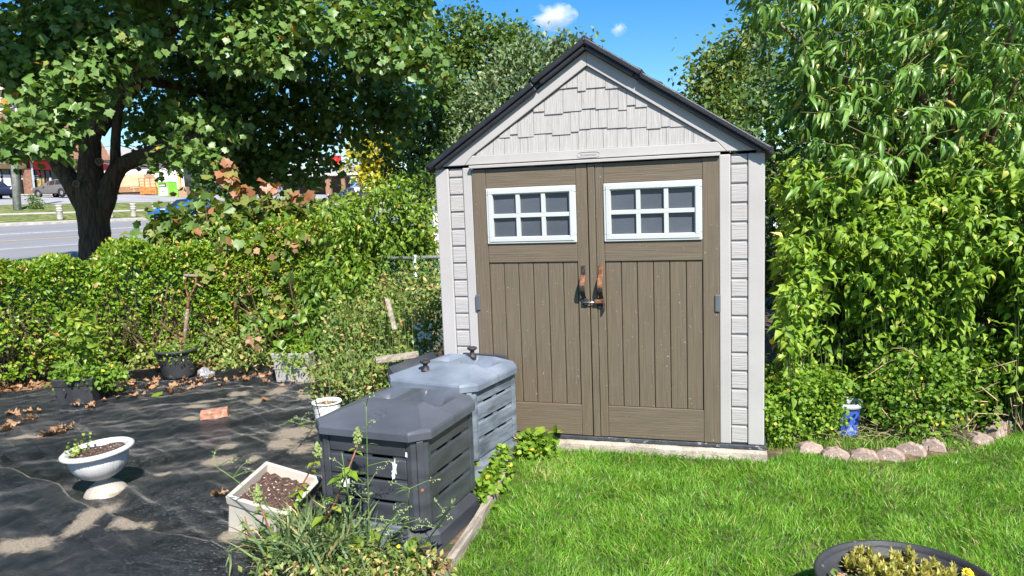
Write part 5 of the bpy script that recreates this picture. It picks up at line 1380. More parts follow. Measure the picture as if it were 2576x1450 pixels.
k = (pp[:, 0] > 1.13) | (pp[:, 1] < -.02)
foliage(ker, kerria_m, SERRATE, pp[k], aa[k], nn[k], ss[k], tt_[k], 300)
tag(stm.build('stems', pmat('shrub_stem', (.06, .09, .028), .7, .3, 20), ker), kind='stuff')
FLW = [((2133, 470), 5.35, 'yellow flower high in the shrub, below the peach tree'), ((1957, 634), 5.0, 'yellow flower beside the shed wall at window height'), ((1942, 860), 4.95, 'yellow flower low beside the shed wall')]
for (x, y), q, lb in FLW: flower(lb, at(x, y, q), .021, -FW + UPZ * .4)

# ---- low clover shrub, vines and clippings to the right of the shed
cl = thing('clover_shrub', 'low rounded clump of small clover like leaves at the shed corner', 'shrub', (1.35, .28, -.1))
cb = [(at(x, y, q), (rx, ry, rz), n) for x, y, q, rx, ry, rz, n in ((1985, 985, 4.95, .16, .16, .13, 1500), (2060, 965, 5.05, .20, .18, .10, 1500), (2050, 1040, 5.0, .22, .16, .14, 1700), (2078, 1050, 4.93, .05, .05, .10, 160), (1960, 1060, 4.9, .10, .10, .13, 600), (2130, 975, 5.2, .14, .14, .07, 600), (1922, 1010, 4.72, .05, .05, .10, 300), (2000, 1100, 4.95, .16, .10, .06, 500), (1935, 940, 5.0, .05, .05, .08, 120))]
scatter(cl, clover_m, ROUND, cb, .026, .55, .7, .5, .5, .1, .5, .2, .02, 60, .17, .01)
vn = thing('vine_tangle', 'tangle of dull green vines and brown stalks at the right edge of the bed', 'vines', (2.4, .9, -.1))
cb = [(at(x, y, q), (rx, .22, rz), n) for x, y, q, rx, rz, n in ((2240, 1000, 4.95, .22, .18, 900), (2330, 960, 5.0, .28, .26, 1500), (2440, 930, 5.15, .30, .28, 1700), (2540, 940, 5.35, .28, .28, 1400), (2420, 1040, 5.15, .26, .10, 700), (2300, 1060, 5.0, .25, .10, 600), (2520, 1030, 5.4, .22, .10, 500), (2230, 920, 5.15, .2, .2, 600))]
scatter(vn, clover_m, ROUND, cb, .029, .30, .5, .6, .6, .3, .3, .15, .04, 60, .2, .08)
m = MB()
for k_ in range(80):
    p0 = at(rng.uniform(2190, 2570), rng.uniform(900, 1080), rng.uniform(4.8, 5.2)); d_ = unit(rng.normal(size=3) * [1, .4, 1]) * rng.uniform(.08, .3)
    m.tube(np.array([p0, p0 + d_ * .5 + rng.normal(size=3) * .03, p0 + d_ - UPZ * .05]) - np.array(vn.location), [.003, .003, .002], 4, False)
tag(m.build('stalks', straw_m, vn), kind='stuff')
gcl = thing('ground_cover', 'small leafy weeds creeping over the stones at the right end of the bed', 'weeds', (2.6, 1.0, -.1))
cb = [(at(x, y, q), (rx, .16, rz), n) for x, y, q, rx, rz, n in ((2480, 1060, 5.55, .16, .07, 420), (2440, 1085, 5.5, .14, .05, 280), (2390, 1060, 5.5, .14, .06, 260), (2560, 1045, 5.8, .16, .08, 280))]
scatter(gcl, clover_m, ROUND, cb, .032, .5, .7, .5, .5, .2, .3, .15, .03, 30, .18, .02)
dry = thing('dry_grass', 'pale cut grass lying behind the scalloped stones', 'dry grass', onz(2200, 1110))
m = MB()
for k_ in range(330):
    p0 = onz(rng.uniform(1960, 2420), rng.uniform(1078, 1125)); p0[2] = rng.uniform(-.09, -.01); d_ = unit(rng.normal(size=3) * [1, .6, .35] + UPZ * .2) * rng.uniform(.05, .20)
    m.tube(np.array([p0, p0 + d_ * .5 + UPZ * .015, p0 + d_]) - np.array(dry.location), [.0018, .002, .001], 3, False)
tag(m.build('blades', pmat('straw_green', (.24, .25, .08), .8, .4, 30, col2=(.42, .34, .18)), dry), kind='stuff')
sg_ = thing('ground_cover', 'short grassy weeds between the shed slab and the first stones', 'weeds', (1.4, .25, -.1))
V0 = np.array([onz(rng.uniform(1930, 2440), rng.uniform(1085, 1135)) for _ in range(2600)]); ax = unit(UPZ + rng.normal(size=(2600, 3)) * .4)
V, F, T = blades(V0 - np.array(sg_.location), ax, .04 + .05 * rng.random(2600), np.full(2600, .002), rt(2600, .5, .25))
tag(link(bpy.data.objects.new('blades', tri_mesh('blades', V, F, T, grass_m)), sg_), kind='stuff')
# green weeds between the bins, slab and lawn board
gw = thing('ground_cover', 'bright leafy weeds growing between the compost bins and the lawn board', 'weeds', (-.42, -.45, -.1))
cb = [(np.array([x, y, z]), (rx, ry, rz), n) for x, y, z, rx, ry, rz, n in ((-.50, -.22, -.06, .09, .14, .05, 330), (-.40, -.20, -.05, .10, .10, .05, 280), (-.50, -.55, -.05, .06, .16, .07, 330), (-.49, -.80, -.05, .05, .16, .06, 260), (-.32, -.24, -.06, .08, .06, .03, 160), (-.48, -1.0, -.06, .04, .12, .04, 130))]
scatter(gw, clover_m, ROUND, cb, .038, .62, .8, .4, .4, .1, .3, .15, .03, 80, .18, .01)
bl_ = thing('weed', 'broad round leaved weed sprouting in front of the slab by the shed doors', 'weeds', (-.42, -.1, -.1))
scatter(bl_, creeper_m, ROUND, [((-.44, -.12, .0), (.05, .05, .04), 9), ((-.33, -.13, .0), (.07, .05, .05), 10), ((-.24, -.12, .04), (.04, .04, .03), 5)], .085, .6, .6, .4, .4, .2, .2, 0, .1, 24, .12)

# ---- weeds in front of the near bin
tg = thing('grass_clump', 'clump of long blue green grass blades between the beige planter and the near bin', 'grass', onz(790, 1400, -.08))
n = 760; c0 = onz(800, 1400, -.08)
P0 = c0 + RT * (rng.normal(size=(n, 1)) * .13) + FH * (rng.normal(size=(n, 1)) * .10); P0[:, 2] = -.08
A = unit(UPZ * rng.uniform(.55, 1.2, (n, 1)) + RT * rng.normal(size=(n, 1)) * .55 + FH * rng.normal(size=(n, 1)) * .45)
foliage(tg, bluegrass_m, BLADE, P0, A, unit(UPZ * .4 + rng.normal(size=(n, 3)) * .4 - A * .3 + np.cross(A, UPZ) * .02) , .30 * (.55 + .6 * rng.random(n)), rt(n, .55, .18) + (rng.random(n) < .06) * .4, 120, 'blades', 'blade')
tg2 = thing('grass_clump', 'thinner grassy weeds at the bottom edge in front of the near bin', 'grass', onz(900, 1440, -.08))
n = 330; P0 = np.array([onz(rng.uniform(650, 1080), rng.uniform(1380, 1560), -.08) for _ in range(n)])
A = unit(UPZ * rng.uniform(.4, 1.2, (n, 1)) + rng.normal(size=(n, 3)) * .5)
foliage(tg2, bluegrass_m, BLADE, P0, A, unit(UPZ + rng.normal(size=(n, 3)) * .5), .17 * (.5 + .7 * rng.random(n)), rt(n, .62, .2), 60, 'blades', 'blade')
lw = thing('weed_patch', 'low yellowish weeds with tiny yellow flowers in front of the near bin', 'weeds', onz(960, 1410, -.08))
cb = [(onz(x, y, -.05), (rx, ry, rz), n) for x, y, rx, ry, rz, n in ((930, 1430, .16, .12, .05, 420), (1010, 1420, .14, .12, .05, 380), (1080, 1450, .10, .12, .04, 260), (860, 1470, .18, .12, .05, 360), (960, 1500, .2, .14, .05, 380), (760, 1480, .15, .12, .04, 260), (690, 1440, .10, .10, .05, 160))]
scatter(lw, weed_m, OVAL, cb, .034, .62, .7, .4, .5, .1, .2, .15, .03, 60, .22, .08)
scatter(lw, creeper_m, ROUND, [(onz(x, y, -.03), (.05, .04, .03), 10) for x, y in ((900, 1390), (960, 1370), (1050, 1390), (880, 1360), (935, 1345))], .07, .7, .7, .4, .4, .1, .2, 0, .1, 30, .1, name='broad_leaves')
for (x, y, zz), lb in (((1003, 1375, .0), 'tiny yellow flower in the weeds before the near bin'),): flower(lb, onz(x, y, zz), .010, UPZ - FW)
def amaranth(label, foot, top, n, size, spike=True, lean=0):
    foot, top = np.array(foot), np.array(top); r_ = thing('amaranth', label, 'weed', foot)
    mid = (foot + top) / 2 + RT * lean
    MB().tube(np.array([foot, mid, top]) - foot, [.006, .005, .003], 6).build('stem', redtwig_m, r_, True)
    u = rng.uniform(.25, .97, n); P = foot * (1 - u[:, None]) ** 2 + 2 * mid * (u * (1 - u))[:, None] + top * (u ** 2)[:, None]
    a_ = rng.random(n) * 6.283; dv = RT * np.cos(a_)[:, None] + FH * np.sin(a_)[:, None]
    foliage(r_, creeper_m, [tpl_strip([(0, 0), (.12, .02), (.45, .24), (.75, .14), (1, 0)], .25, b) for b in (.5, 1.0)], P, unit(dv + UPZ * .15), unit(UPZ + dv * .3), size * (.6 + .6 * rng.random(n)) * (1.15 - .5 * u), rt(n, .58, .1), n)
    if spike:
        k = 160; uu = rng.random(k); c = top - foot + UPZ * (.075 * uu)[:, None] + rng.normal(size=(k, 3)) * (.011 * (1.1 - uu))[:, None]
        m = MB()
        for q in c: m.obox(q, RT * .0035, FH * .0035, UPZ * .004)
        tag(m.build('seed_spike', pmat('seed_green', (.24, .30, .10), .8, .3, 60), r_), kind='stuff')
    return r_
f1 = np.array([-1.24, -1.76, -.1])
amaranth('tall leafy weed with a green seed spike in front of the near bin', f1 + [.10, 0, 0], at(902, 1115, 3.42), 22, .105, True, .02)
amaranth('leafy weed leaning beside the left edge of the near bin', f1 + [-.12, .12, 0], at(800, 1150, 3.6), 24, .08, True, -.03)
amaranth('leafy weed in front of the beige planter with a pale spike', onz(690, 1400, -.08), at(650, 1258, 3.45), 16, .075, True, .01)
amaranth('small leafy weed low beside the beige planter', onz(640, 1400, -.08), at(616, 1300, 3.5), 12, .06, False, 0)
def wispy(label, foot, top, side=6, lean=0.0):
    foot, top = np.array(foot), np.array(top); r_ = thing('wispy_weed', label, 'weed', foot, group=None)
    mid = (foot + top) / 2 + RT * lean; u = np.linspace(0, 1, 9)[:, None]; path = foot * (1 - u) ** 2 + 2 * mid * u * (1 - u) + top * u ** 2
    m = MB().tube(path - foot, np.linspace(.0045, .002, 9), 5)
    sd__ = MB()
    for k_ in range(side):
        p = path[3 + int(rng.integers(0, 6))]; d_ = unit(RT * rng.normal() + FH * rng.normal() * .5 + UPZ * .5) * rng.uniform(.06, .16)
        tw_ = np.array([p, p + d_ * .6, p + d_ + RT * .01 - UPZ * .015]) - foot; m.tube(tw_, [.002, .0015, .001], 4, False)
        for j in range(9):
            q = tw_[1] + (tw_[2] - tw_[1]) * rng.random() + rng.normal(size=3) * .006; sd__.obox(q, RT * .0018, FH * .0018, UPZ * .0022)
    m.build('stem', green_stem_m, r_, True); tag(sd__.build('seed_head', pmat('seed_pale', (.30, .36, .16), .8, .3, 60), r_), kind='stuff')
    n = 12; uu = rng.random(n); P = np.stack([np.interp(uu, u[:, 0], path[:, k]) for k in range(3)], 1)
    foliage(r_, weed_m, [tpl_strip([(0, 0), (.4, .10), (1, 0)], .2, .7)], P, unit(RT * rng.normal(size=(n, 1)) + UPZ * .3 + FH * rng.normal(size=(n, 1)) * .4), np.tile(UPZ, (n, 1)), .07 * (.5 + .6 * rng.random(n)), rt(n, .5, .15), n)
w0 = onz(930, 1400, -.1)
wispy('tallest wispy weed stalk rising past the lid of the near bin', w0, at(921, 1022, 3.25), 9, .0)
wispy('branching wispy weed against the middle of the near bin', w0 + RT * .12, at(1030, 1230, 3.2), 8, .02)
wispy('wispy weed bending right past the corner of the near bin', w0 + RT * .22, at(1145, 1255, 3.2), 5, .03)
wispy('wispy weed crossing the front of the near bin low down', w0 + RT * .05, at(985, 1310, 3.15), 8, -.05)
wispy('wispy weed leaning left in front of the near bin', w0 - RT * .06, at(860, 1140, 3.3), 7, .0)
wispy('thin weed shoot reaching over the beige planter rim', onz(760, 1400, -.08), at(545, 1175, 3.55), 5, .12)
wispy('sparse weed stalk beside the white bucket', onz(815, 1085, -.08), at(782, 965, 4.8), 9, .0)
wispy('sparse weed stalk sprawling behind the white bucket', onz(880, 1020, -.08), at(905, 900, 5.2), 10, .02)
wispy('dry weed stalk leaning across the bed beside the bucket', onz(790, 1080, -.08), at(722, 1060, 4.6), 6, .0)

# ---- dry maple leaves lying about
def curled(k_):
    r_ = np.random.default_rng(k_ + 40); tv, tf = MAPLE[0]; out = tv[1:, :2] - [0, .42]; n_ = len(out)
    fine = []
    for i in range(n_):                                 # ragged edge, two rings and a middle
        a, b = out[i], out[(i + 1) % n_]; fine += [a, (a + b) / 2 + r_.normal(size=2) * .04]
    fine = np.array(fine) * r_.uniform(.75, 1.0, (2 * n_, 1)); m_ = len(fine)
    V = np.concatenate([[[0, 0]], fine * .5, fine]); ang_ = r_.random() * 3.14
    d_ = V @ [math.cos(ang_), math.sin(ang_)]; e_ = V @ [-math.sin(ang_), math.cos(ang_)]
    curl = r_.uniform(1.2, 3.0); z = (1 - np.cos(d_ * curl)) / curl * 1.2 + e_ ** 2 * r_.uniform(-.6, .9) + r_.normal(size=len(V)) * .075
    dd = np.sin(d_ * curl) / curl
    W = np.stack([dd * math.cos(ang_) - e_ * math.sin(ang_), dd * math.sin(ang_) + e_ * math.cos(ang_), z - z.min()], 1)
    F = [(0, 1 + i, 1 + (i + 1) % m_) for i in range(m_)]
    for i in range(m_):
        a, b = 1 + i, 1 + (i + 1) % m_; F += [(a, a + m_, b + m_), (a, b + m_, b)]
    return tri_mesh('dry_leaf', W, np.array(F), np.clip(r_.random() * .8 + r_.normal(size=len(W)) * .12, 0, 1), dead_m)
CUR = [curled(k_) for k_ in range(14)]
def drop(spots, grp, lab):
    for (x, y) in spots:
        p = onz(x, y, -.05); 
        if p[0] > -.95 or p[0] < -6.4: continue
        o = bpy.data.objects.new('dry_leaf', CUR[int(rng.integers(0, 9))]); s = rng.uniform(.05, .11)
        p[2] = -.062 + fabric_height(np.array([p[0]]), np.array([p[1]]))[0] + .012
        o.location = p; o.scale = (s, s, s * rng.uniform(.6, 1.3)); o.rotation_euler = (rng.normal() * .35, rng.normal() * .35, rng.random() * 6.28)
        link(o); tag(o, lab, 'dry leaf', grp)
def strew(x0, y0, x1, y1, n, sx, sy): return [(x0 + (x1 - x0) * u + rng.normal() * sx, y0 + (y1 - y0) * u + rng.normal() * sy) for u in rng.random(n)]
drop(strew(0, 1080, 60, 1050, 16, 30, 12), 'dry leaves heaped at the left edge of the fabric', 'curled tan maple leaf in the heap at the left edge of the black fabric')
drop(strew(190, 1030, 330, 965, 20, 18, 8), 'dry leaves beside the low square pot', 'curled orange brown leaf lying beside the low square black pot')
drop(strew(330, 985, 480, 965, 26, 22, 10), 'dry leaves before the round black pot', 'dry brown leaf in the litter before the round black pot')
drop(strew(500, 955, 690, 950, 30, 20, 9), 'dry leaves along the back of the fabric', 'dry tan leaf along the back edge of the black fabric')
drop(strew(100, 1105, 190, 1075, 8, 10, 5), 'dry leaves in the fold behind the urn', 'small dry leaf caught in the fold behind the white urn')
drop(strew(640, 975, 870, 985, 8, 30, 10), 'dry leaves about the grey planter', 'dry leaf lying near the warm grey planter')
for (x, y, lb) in ((555, 1252, 'pale crumpled leaf against the corner of the beige planter'), (1108, 1438, 'large curled orange leaf at the bottom by the lawn board'), (400, 995, 'fresh green maple leaf lying on the litter before the round pot')):
    o = bpy.data.objects.new('dry_leaf', CUR[int(rng.integers(0, 9))]); o.location = onz(x, y, -.055); o.scale = (.11, .11, .12); o.rotation_euler = (.3, -.3, rng.random() * 6); link(o); tag(o, lb, 'dry leaf')
    if 'green' in lb:
        me = tri_mesh('green_leaf', *leaf_arrays([MAPLE[1]], np.zeros((1, 3)), np.array([[0, 1., 0]]), np.array([[0, 0, 1.]]), np.array([1.]), np.array([.6])), creeper_m); o.data = me; o.name = 'green_leaf'; o['category'] = 'leaf'
lit = thing('leaf_litter', 'crumbled brown leaf litter along the foot of the hedge', 'leaf litter', (-5, 1.6, -.1))
n = 2600; u = rng.random(n); bx = np.array([b[0] for b in BACK]); byy = np.array([b[1] for b in BACK]); X = -6.8 + 5.4 * u; Y = np.interp(X, bx, byy) + .12 + np.abs(rng.normal(size=n)) * .28
P = np.stack([X, Y, -.09 + .05 * rng.random(n)], 1); A = unit(rng.normal(size=(n, 3)) * [1, 1, .3]); N = unit(UPZ + rng.normal(size=(n, 3)) * .5)
foliage(lit, dead_m, QUAD, P, A, N, .06 * (.5 + rng.random(n)), rng.random(n) * .9, 0, 'litter')

# ------------------------------------------------------------------ trees behind
def tree(name, label, foot, trunk_h, r0, blobs, mat, tpl, size, tint, group=None, singles=0, sd=.17, up=.6, twigs=.12, spread=.2, shell=.5, limbs=6, yellow=0.0, droop=.2):
    foot = np.array(foot); r_ = thing(name, label, 'tree', foot, group=group)
    topc = np.mean([b[0] for b in blobs], axis=0)
    tp = np.array([foot[0] * .6 + topc[0] * .4, foot[1] * .6 + topc[1] * .4, foot[2] + trunk_h])
    MB().tube(np.array([foot, (foot + tp) / 2 + [.05, .05, 0], tp]) - foot, [r0, r0 * .8, r0 * .55], 10).build('trunk', bark_m, r_, True)
    m = MB()
    for b in blobs[:limbs * 3]:
        e = np.asarray(b[0]) - foot; m.tube(np.array([tp - foot, (tp - foot) * .45 + e * .55 + UPZ * .1, e]), [r0 * .4, r0 * .25, r0 * .1], 6, False)
    m.build('branch', bark_m, r_, True)
    scatter(r_, mat, tpl, blobs, size, tint, up, .6, .6, droop, shell, twigs, spread, singles, sd, yellow, name='crown')
    return r_
def crown_of(lst, dens=1.0): return [(at(x, y, q), (rx * q / FPX, rx * q / FPX * .9, ry * q / FPX), int(n * dens)) for x, y, q, rx, ry, n in lst]
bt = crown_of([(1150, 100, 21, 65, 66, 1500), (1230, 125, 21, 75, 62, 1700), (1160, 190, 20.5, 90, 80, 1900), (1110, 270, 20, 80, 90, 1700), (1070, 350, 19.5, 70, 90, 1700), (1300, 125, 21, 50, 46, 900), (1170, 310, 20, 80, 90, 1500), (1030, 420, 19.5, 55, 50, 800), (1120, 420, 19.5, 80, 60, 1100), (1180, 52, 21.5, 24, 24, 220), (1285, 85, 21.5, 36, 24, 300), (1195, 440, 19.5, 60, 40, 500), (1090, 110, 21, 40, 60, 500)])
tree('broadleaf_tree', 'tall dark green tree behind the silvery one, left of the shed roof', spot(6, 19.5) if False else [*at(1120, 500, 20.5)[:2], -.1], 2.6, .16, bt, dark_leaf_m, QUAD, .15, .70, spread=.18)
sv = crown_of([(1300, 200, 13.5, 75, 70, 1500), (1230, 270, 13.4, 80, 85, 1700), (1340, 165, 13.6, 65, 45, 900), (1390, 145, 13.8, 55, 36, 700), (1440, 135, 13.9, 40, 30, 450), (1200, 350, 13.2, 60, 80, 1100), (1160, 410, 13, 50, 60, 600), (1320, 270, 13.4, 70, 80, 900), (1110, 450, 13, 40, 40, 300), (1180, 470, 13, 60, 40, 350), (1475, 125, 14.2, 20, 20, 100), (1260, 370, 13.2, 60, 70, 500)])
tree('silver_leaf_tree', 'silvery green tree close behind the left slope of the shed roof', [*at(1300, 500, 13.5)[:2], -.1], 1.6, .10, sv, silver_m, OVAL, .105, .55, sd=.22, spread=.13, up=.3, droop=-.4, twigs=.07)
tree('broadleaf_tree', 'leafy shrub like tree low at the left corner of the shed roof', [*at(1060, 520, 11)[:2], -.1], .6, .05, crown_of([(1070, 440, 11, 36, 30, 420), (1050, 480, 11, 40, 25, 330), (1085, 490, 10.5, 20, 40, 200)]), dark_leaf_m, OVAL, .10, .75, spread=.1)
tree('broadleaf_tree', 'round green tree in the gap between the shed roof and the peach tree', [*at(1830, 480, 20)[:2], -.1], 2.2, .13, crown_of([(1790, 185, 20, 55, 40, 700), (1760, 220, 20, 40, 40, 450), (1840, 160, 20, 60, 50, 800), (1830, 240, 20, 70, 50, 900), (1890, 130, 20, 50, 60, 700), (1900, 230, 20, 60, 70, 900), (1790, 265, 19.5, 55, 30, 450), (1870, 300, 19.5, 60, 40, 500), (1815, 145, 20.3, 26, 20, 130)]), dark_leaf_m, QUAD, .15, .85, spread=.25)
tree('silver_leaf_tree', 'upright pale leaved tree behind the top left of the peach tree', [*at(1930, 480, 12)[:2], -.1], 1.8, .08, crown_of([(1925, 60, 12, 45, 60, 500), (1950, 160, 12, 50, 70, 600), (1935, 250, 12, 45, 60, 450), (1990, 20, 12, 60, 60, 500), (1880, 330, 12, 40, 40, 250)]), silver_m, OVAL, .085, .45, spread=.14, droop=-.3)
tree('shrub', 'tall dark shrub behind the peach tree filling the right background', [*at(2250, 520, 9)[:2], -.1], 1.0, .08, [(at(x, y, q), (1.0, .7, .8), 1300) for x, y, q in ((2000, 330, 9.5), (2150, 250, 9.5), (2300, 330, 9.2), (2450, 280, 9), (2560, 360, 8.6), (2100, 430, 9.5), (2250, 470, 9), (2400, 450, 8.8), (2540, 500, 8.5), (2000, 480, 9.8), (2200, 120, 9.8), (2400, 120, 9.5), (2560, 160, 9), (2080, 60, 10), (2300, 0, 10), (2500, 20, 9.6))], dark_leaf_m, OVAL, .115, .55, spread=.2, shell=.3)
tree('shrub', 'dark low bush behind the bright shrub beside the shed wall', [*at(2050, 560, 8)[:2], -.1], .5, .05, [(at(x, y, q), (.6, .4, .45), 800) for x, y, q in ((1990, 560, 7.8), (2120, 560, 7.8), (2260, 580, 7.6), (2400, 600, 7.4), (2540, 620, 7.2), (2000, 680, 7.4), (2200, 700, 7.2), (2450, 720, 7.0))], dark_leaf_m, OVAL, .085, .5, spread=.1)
yt = crown_of([(950, 380, 30, 42, 40, 900), (1005, 345, 30, 26, 20, 320), (905, 372, 30, 26, 20, 260), (940, 440, 30, 42, 30, 560), (975, 420, 30, 25, 30, 150), (870, 412, 30, 22, 11, 60), (960, 480, 30, 34, 20, 140), (915, 345, 30, 22, 12, 70), (895, 395, 30, 16, 16, 50)])
yft = at(948, 470, 30); yft[2] = ground_at(yft)
tree('yellow_tree', 'small yellow leaved street tree left of the dark background trees', yft, 1.9, .07, yt, yellow_m, QUAD, .21, .40, spread=.18, sd=.3)
# ------------------------------------------------------------------ across the street
conc_post_m = pmat('bollard_concrete', (.44, .40, .35), .9, .2, 8, .4, 40)
bprof = [(0, 0), (.18, 0), (.178, .10), (.172, .50), (.182, .51), (.182, .56), (.168, .57), (.168, .60), (.182, .61), (.182, .66), (.170, .67), (.170, .74), (.195, .76), (.20, .85), (.19, .88), (0, .89)]
bol = None
BX = [(152, 556), (215, 552), (279, 549), (337, 548), (391, 546), (440, 543), (487, 541), (535, 538), (868, 496)]
BL_ = ['leftmost concrete bollard, left of the maple trunk', 'concrete bollard hidden behind the maple trunk', 'concrete bollard just right of the maple trunk', 'second concrete bollard right of the maple trunk', 'third concrete bollard right of the maple trunk', 'concrete bollard half hidden by the maple saplings', 'concrete bollard behind the blue car roof', 'concrete bollard deep behind the saplings', 'distant concrete post before the canopy building']
pv = hit(BX[0][0], BX[0][1]); dt_, ds_ = ts(pv)
for (x, y), lb in zip(BX, BL_):
    p = hit(x, y)
    # all stand in one line along the street
    d = ray(x, y); tt = (dt_ - 0) / (d[:2] @ ND[:2]); p = CAM + d * tt if x < 800 else at(x, y, 62); p[2] = ground_at(p) + .05
    if bol is None:
        bol = thing('bollard', lb, 'bollard', p, group='concrete bollards along the verge')
        MB().lathe(bprof[:12], 20).build('post', conc_post_m, bol, True); MB().lathe(bprof[11:], 20).build('cap', conc_post_m, bol, True)
        bol.scale = (.95, .95, 1.0)
    else:
        c = bol.copy(); COL.objects.link(c); c.location = p; c['label'] = lb
        for ch in list(bol.children):
            k = ch.copy(); COL.objects.link(k); k.parent = c
# utility pole and its wires
pole_m = pmat('utility_pole_concrete', (.34, .33, .32), .85, .25, 5, .3, 20, spots=[((.16, .16, .17), 2, .6)])
pp_ = hit(44, 531); qd = project(pp_)[2]
pole = thing('utility_pole', 'grey utility pole at the left edge across the street', 'utility pole', pp_)
tp_ = at(22, 195, qd); tp2 = at(12, 60, qd)
MB().tube([np.zeros(3), tp_ - pp_, tp2 - pp_], [.235, .20, .17], 8).build('pole', pole_m, pole, True)
wire_m = pmat('black_wire', (.02, .02, .022), .6, .1)
def wire(label, pts, r=.02, grp=None):
    a, b = np.array(pts[0]), np.array(pts[-1]); u = np.linspace(0, 1, 14)[:, None]
    P = a + (b - a) * u - UPZ * (4 * u * (1 - u)) * np.linalg.norm(b - a) * .012
    o = MB().tube(P - a, r, 5).build('overhead_wire', wire_m, None, loc=a); tag(o, label, 'wire', grp)
wire('thick looped cable hanging left of the utility pole below its top', [at(-40, 290, qd), at(70, 262, qd - .3)], .035)
wire('cable passing the utility pole just above the brick shop', [at(-40, 332, qd), at(140, 325, qd - .3)], .022)
wire('lower wire over the shop roof behind the utility pole', [at(-40, 352, qd), at(260, 372, qd + 20)], .018)
wire('upper wire of the three in the sky gap by the yellow tree', [at(700, 372, 66), at(1020, 405, 60)], .02, 'wires in the sky gap')
wire('middle wire of the three in the sky gap by the yellow tree', [at(700, 382, 66), at(1020, 417, 60)], .02, 'wires in the sky gap')
wire('lowest wire of the three in the sky gap by the yellow tree', [at(700, 396, 66), at(1020, 432, 60)], .025, 'wires in the sky gap')
# bush on the verge
bsh = hit(92, 529); qb = project(bsh)[2]
bush = thing('bush', 'small round bush on the verge beside the utility pole', 'bush', bsh)
scatter(bush, dark_leaf_m, QUAD, [(at(90, 512, qb), (.42, .4, .38), 420), (at(80, 498, qb), (.35, .3, .15), 90)], .13, .75, .5, .6, .6, .0, .4, .2, .08, 0)
MB().tube([np.zeros(3), (0, 0, .5)], [.03, .02], 6).build('stem', twig_m, bush)

# ---- the plaza
brick_m = pmat('brown_brick', (.26, .14, .09), .9, .25, 6, .3, 30)
shingle_m = pmat('brown_shingle', (.22, .115, .075), .9, .35, 5, .6, 12, stretch=(1, 1, 3))
greyroof_m = pmat('grey_shingle', (.30, .28, .27), .9, .2, 5, .6, 12, stretch=(1, 1, 3))
trim_m = pmat('brown_trim', (.07, .045, .035), .7, .2)
white_wall_m = pmat('white_wall', (.72, .70, .67), .8, .06, 1.5, .1, 10)
shopglass_m = pmat('shop_glass', (.02, .022, .024), .12, .5, .7, spec=.6)
red_sign_m = pmat('red_sign', (.55, .018, .025), .45, .08)
amber_sign_m = pmat('amber_sign', (.62, .38, .13), .5, .12, 3)
white_sign_m = pmat('white_sign', (.75, .74, .72), .5, .05)
cream_m = pmat('cream_wall', (.62, .54, .42), .8, .08)
bluewall_m = pmat('blue_panel', (.14, .24, .36), .5, .1)
blind_m = pmat('white_door', (.55, .56, .58), .5, .06)
TP = 74.5
def onfac(x, y, tpl=TP):
    d = ray(x, y); k = tpl / (d[:2] @ ND[:2]); P = CAM + d * k
    return ts(P)[1], P[2]
s_a, z_g = onfac(0, 494); 
shop_o = CAM + ND * TP + SD * s_a; shop_o[2] = 0
shop = thing('shop_building', 'brown brick shop with shingled roof front and coloured signs across the street', 'shop', shop_o, (0, 0, math.atan2(SD[1], SD[0])))
gz = ht(TP) + .05
def fx(x): return onfac(x, 480)[0] - s_a
def fz(x, y): return onfac(x, y)[1]
# local x runs along the front, local y away from the street
XR = fx(274); XL = -8.0
MB().box((XL, .5, gz - .3), (XR, 14, gz + 7.6)).build('wall', brick_m, shop)
zs = fz(100, 404) ; zt = fz(100, 428)
zfas = fz(0, 396); 
MB().prism([(XL, -1.0, zfas), (XL, 1.2, fz(0, 322) + .4), (XL, 1.2, zfas)], (XR - XL, 0, 0)).build('shingle_front', shingle_m, shop)
MB().box((XL, -1.05, zfas - .22), (XR, -.2, zfas - .002)).build('fascia', trim_m, shop)
MB().box((XL, -.6, gz), (XR, .5, gz + .12)).build('step', kerb_m, shop)
def front(n, x0, x1, y0, y1, mt, dep=.1, off=.3): 
    zz = sorted((fz((x0 + x1) / 2, y0), fz((x0 + x1) / 2, y1)))
    return MB().box((fx(x0), off - dep, zz[0]), (fx(x1), off, zz[1])).build(n, mt, shop)
front('sign', -60, 69, 414, 425, amber_sign_m, .2, -.1); front('sign_band', -60, 69, 405, 413.6, white_sign_m, .2, -.1)
zg = MB(); x0_, x1_ = fx(-60), fx(69); nz = 34; zc_ = fz(30, 409.5); pts = [(x0_ + (x1_ - x0_) * k / nz, -.31, zc_ + (.11 if k % 2 else -.11)) for k in range(nz + 1)]
zg.tube(pts, .05, 4); zg.build('zigzag', amber_sign_m, shop)
front('sign', 77, 139, 406.5, 428, red_sign_m, .2, -.1)
front('sign', 252, 272, 413, 431, red_sign_m, .2, -.1)
front('pillar', 62, 77, 425, 493, brick_m, .5, .1); front('pillar', 185, 200, 428, 492, brick_m, .5, .1); front('pillar', 240, 252, 428, 491, brick_m, .5, .1)
front('downpipe', 77.5, 81, 405, 492, pmat('downpipe_grey', (.40, .44, .48), .5), .12, -.4)
front('window', -60, 10, 430, 482, shopglass_m); front('window', 12, 62, 427, 490, shopglass_m); front('window', 80, 185, 428, 491, shopglass_m); front('window', 200, 240, 428, 491, shopglass_m)
front('blind', -20, 8, 430, 478, blind_m, .04, .18); front('door', 13, 32, 440, 489, blind_m, .06, .18)
for x in (0, 11, 33, 95, 108, 121, 134, 160): front('mullion', x, x + 1.8, 428, 491, trim_m, .08, .17)
poster_m = pmat('shop_poster', (.30, .36, .10), .6, .5, 6, col2=(.5, .30, .12))
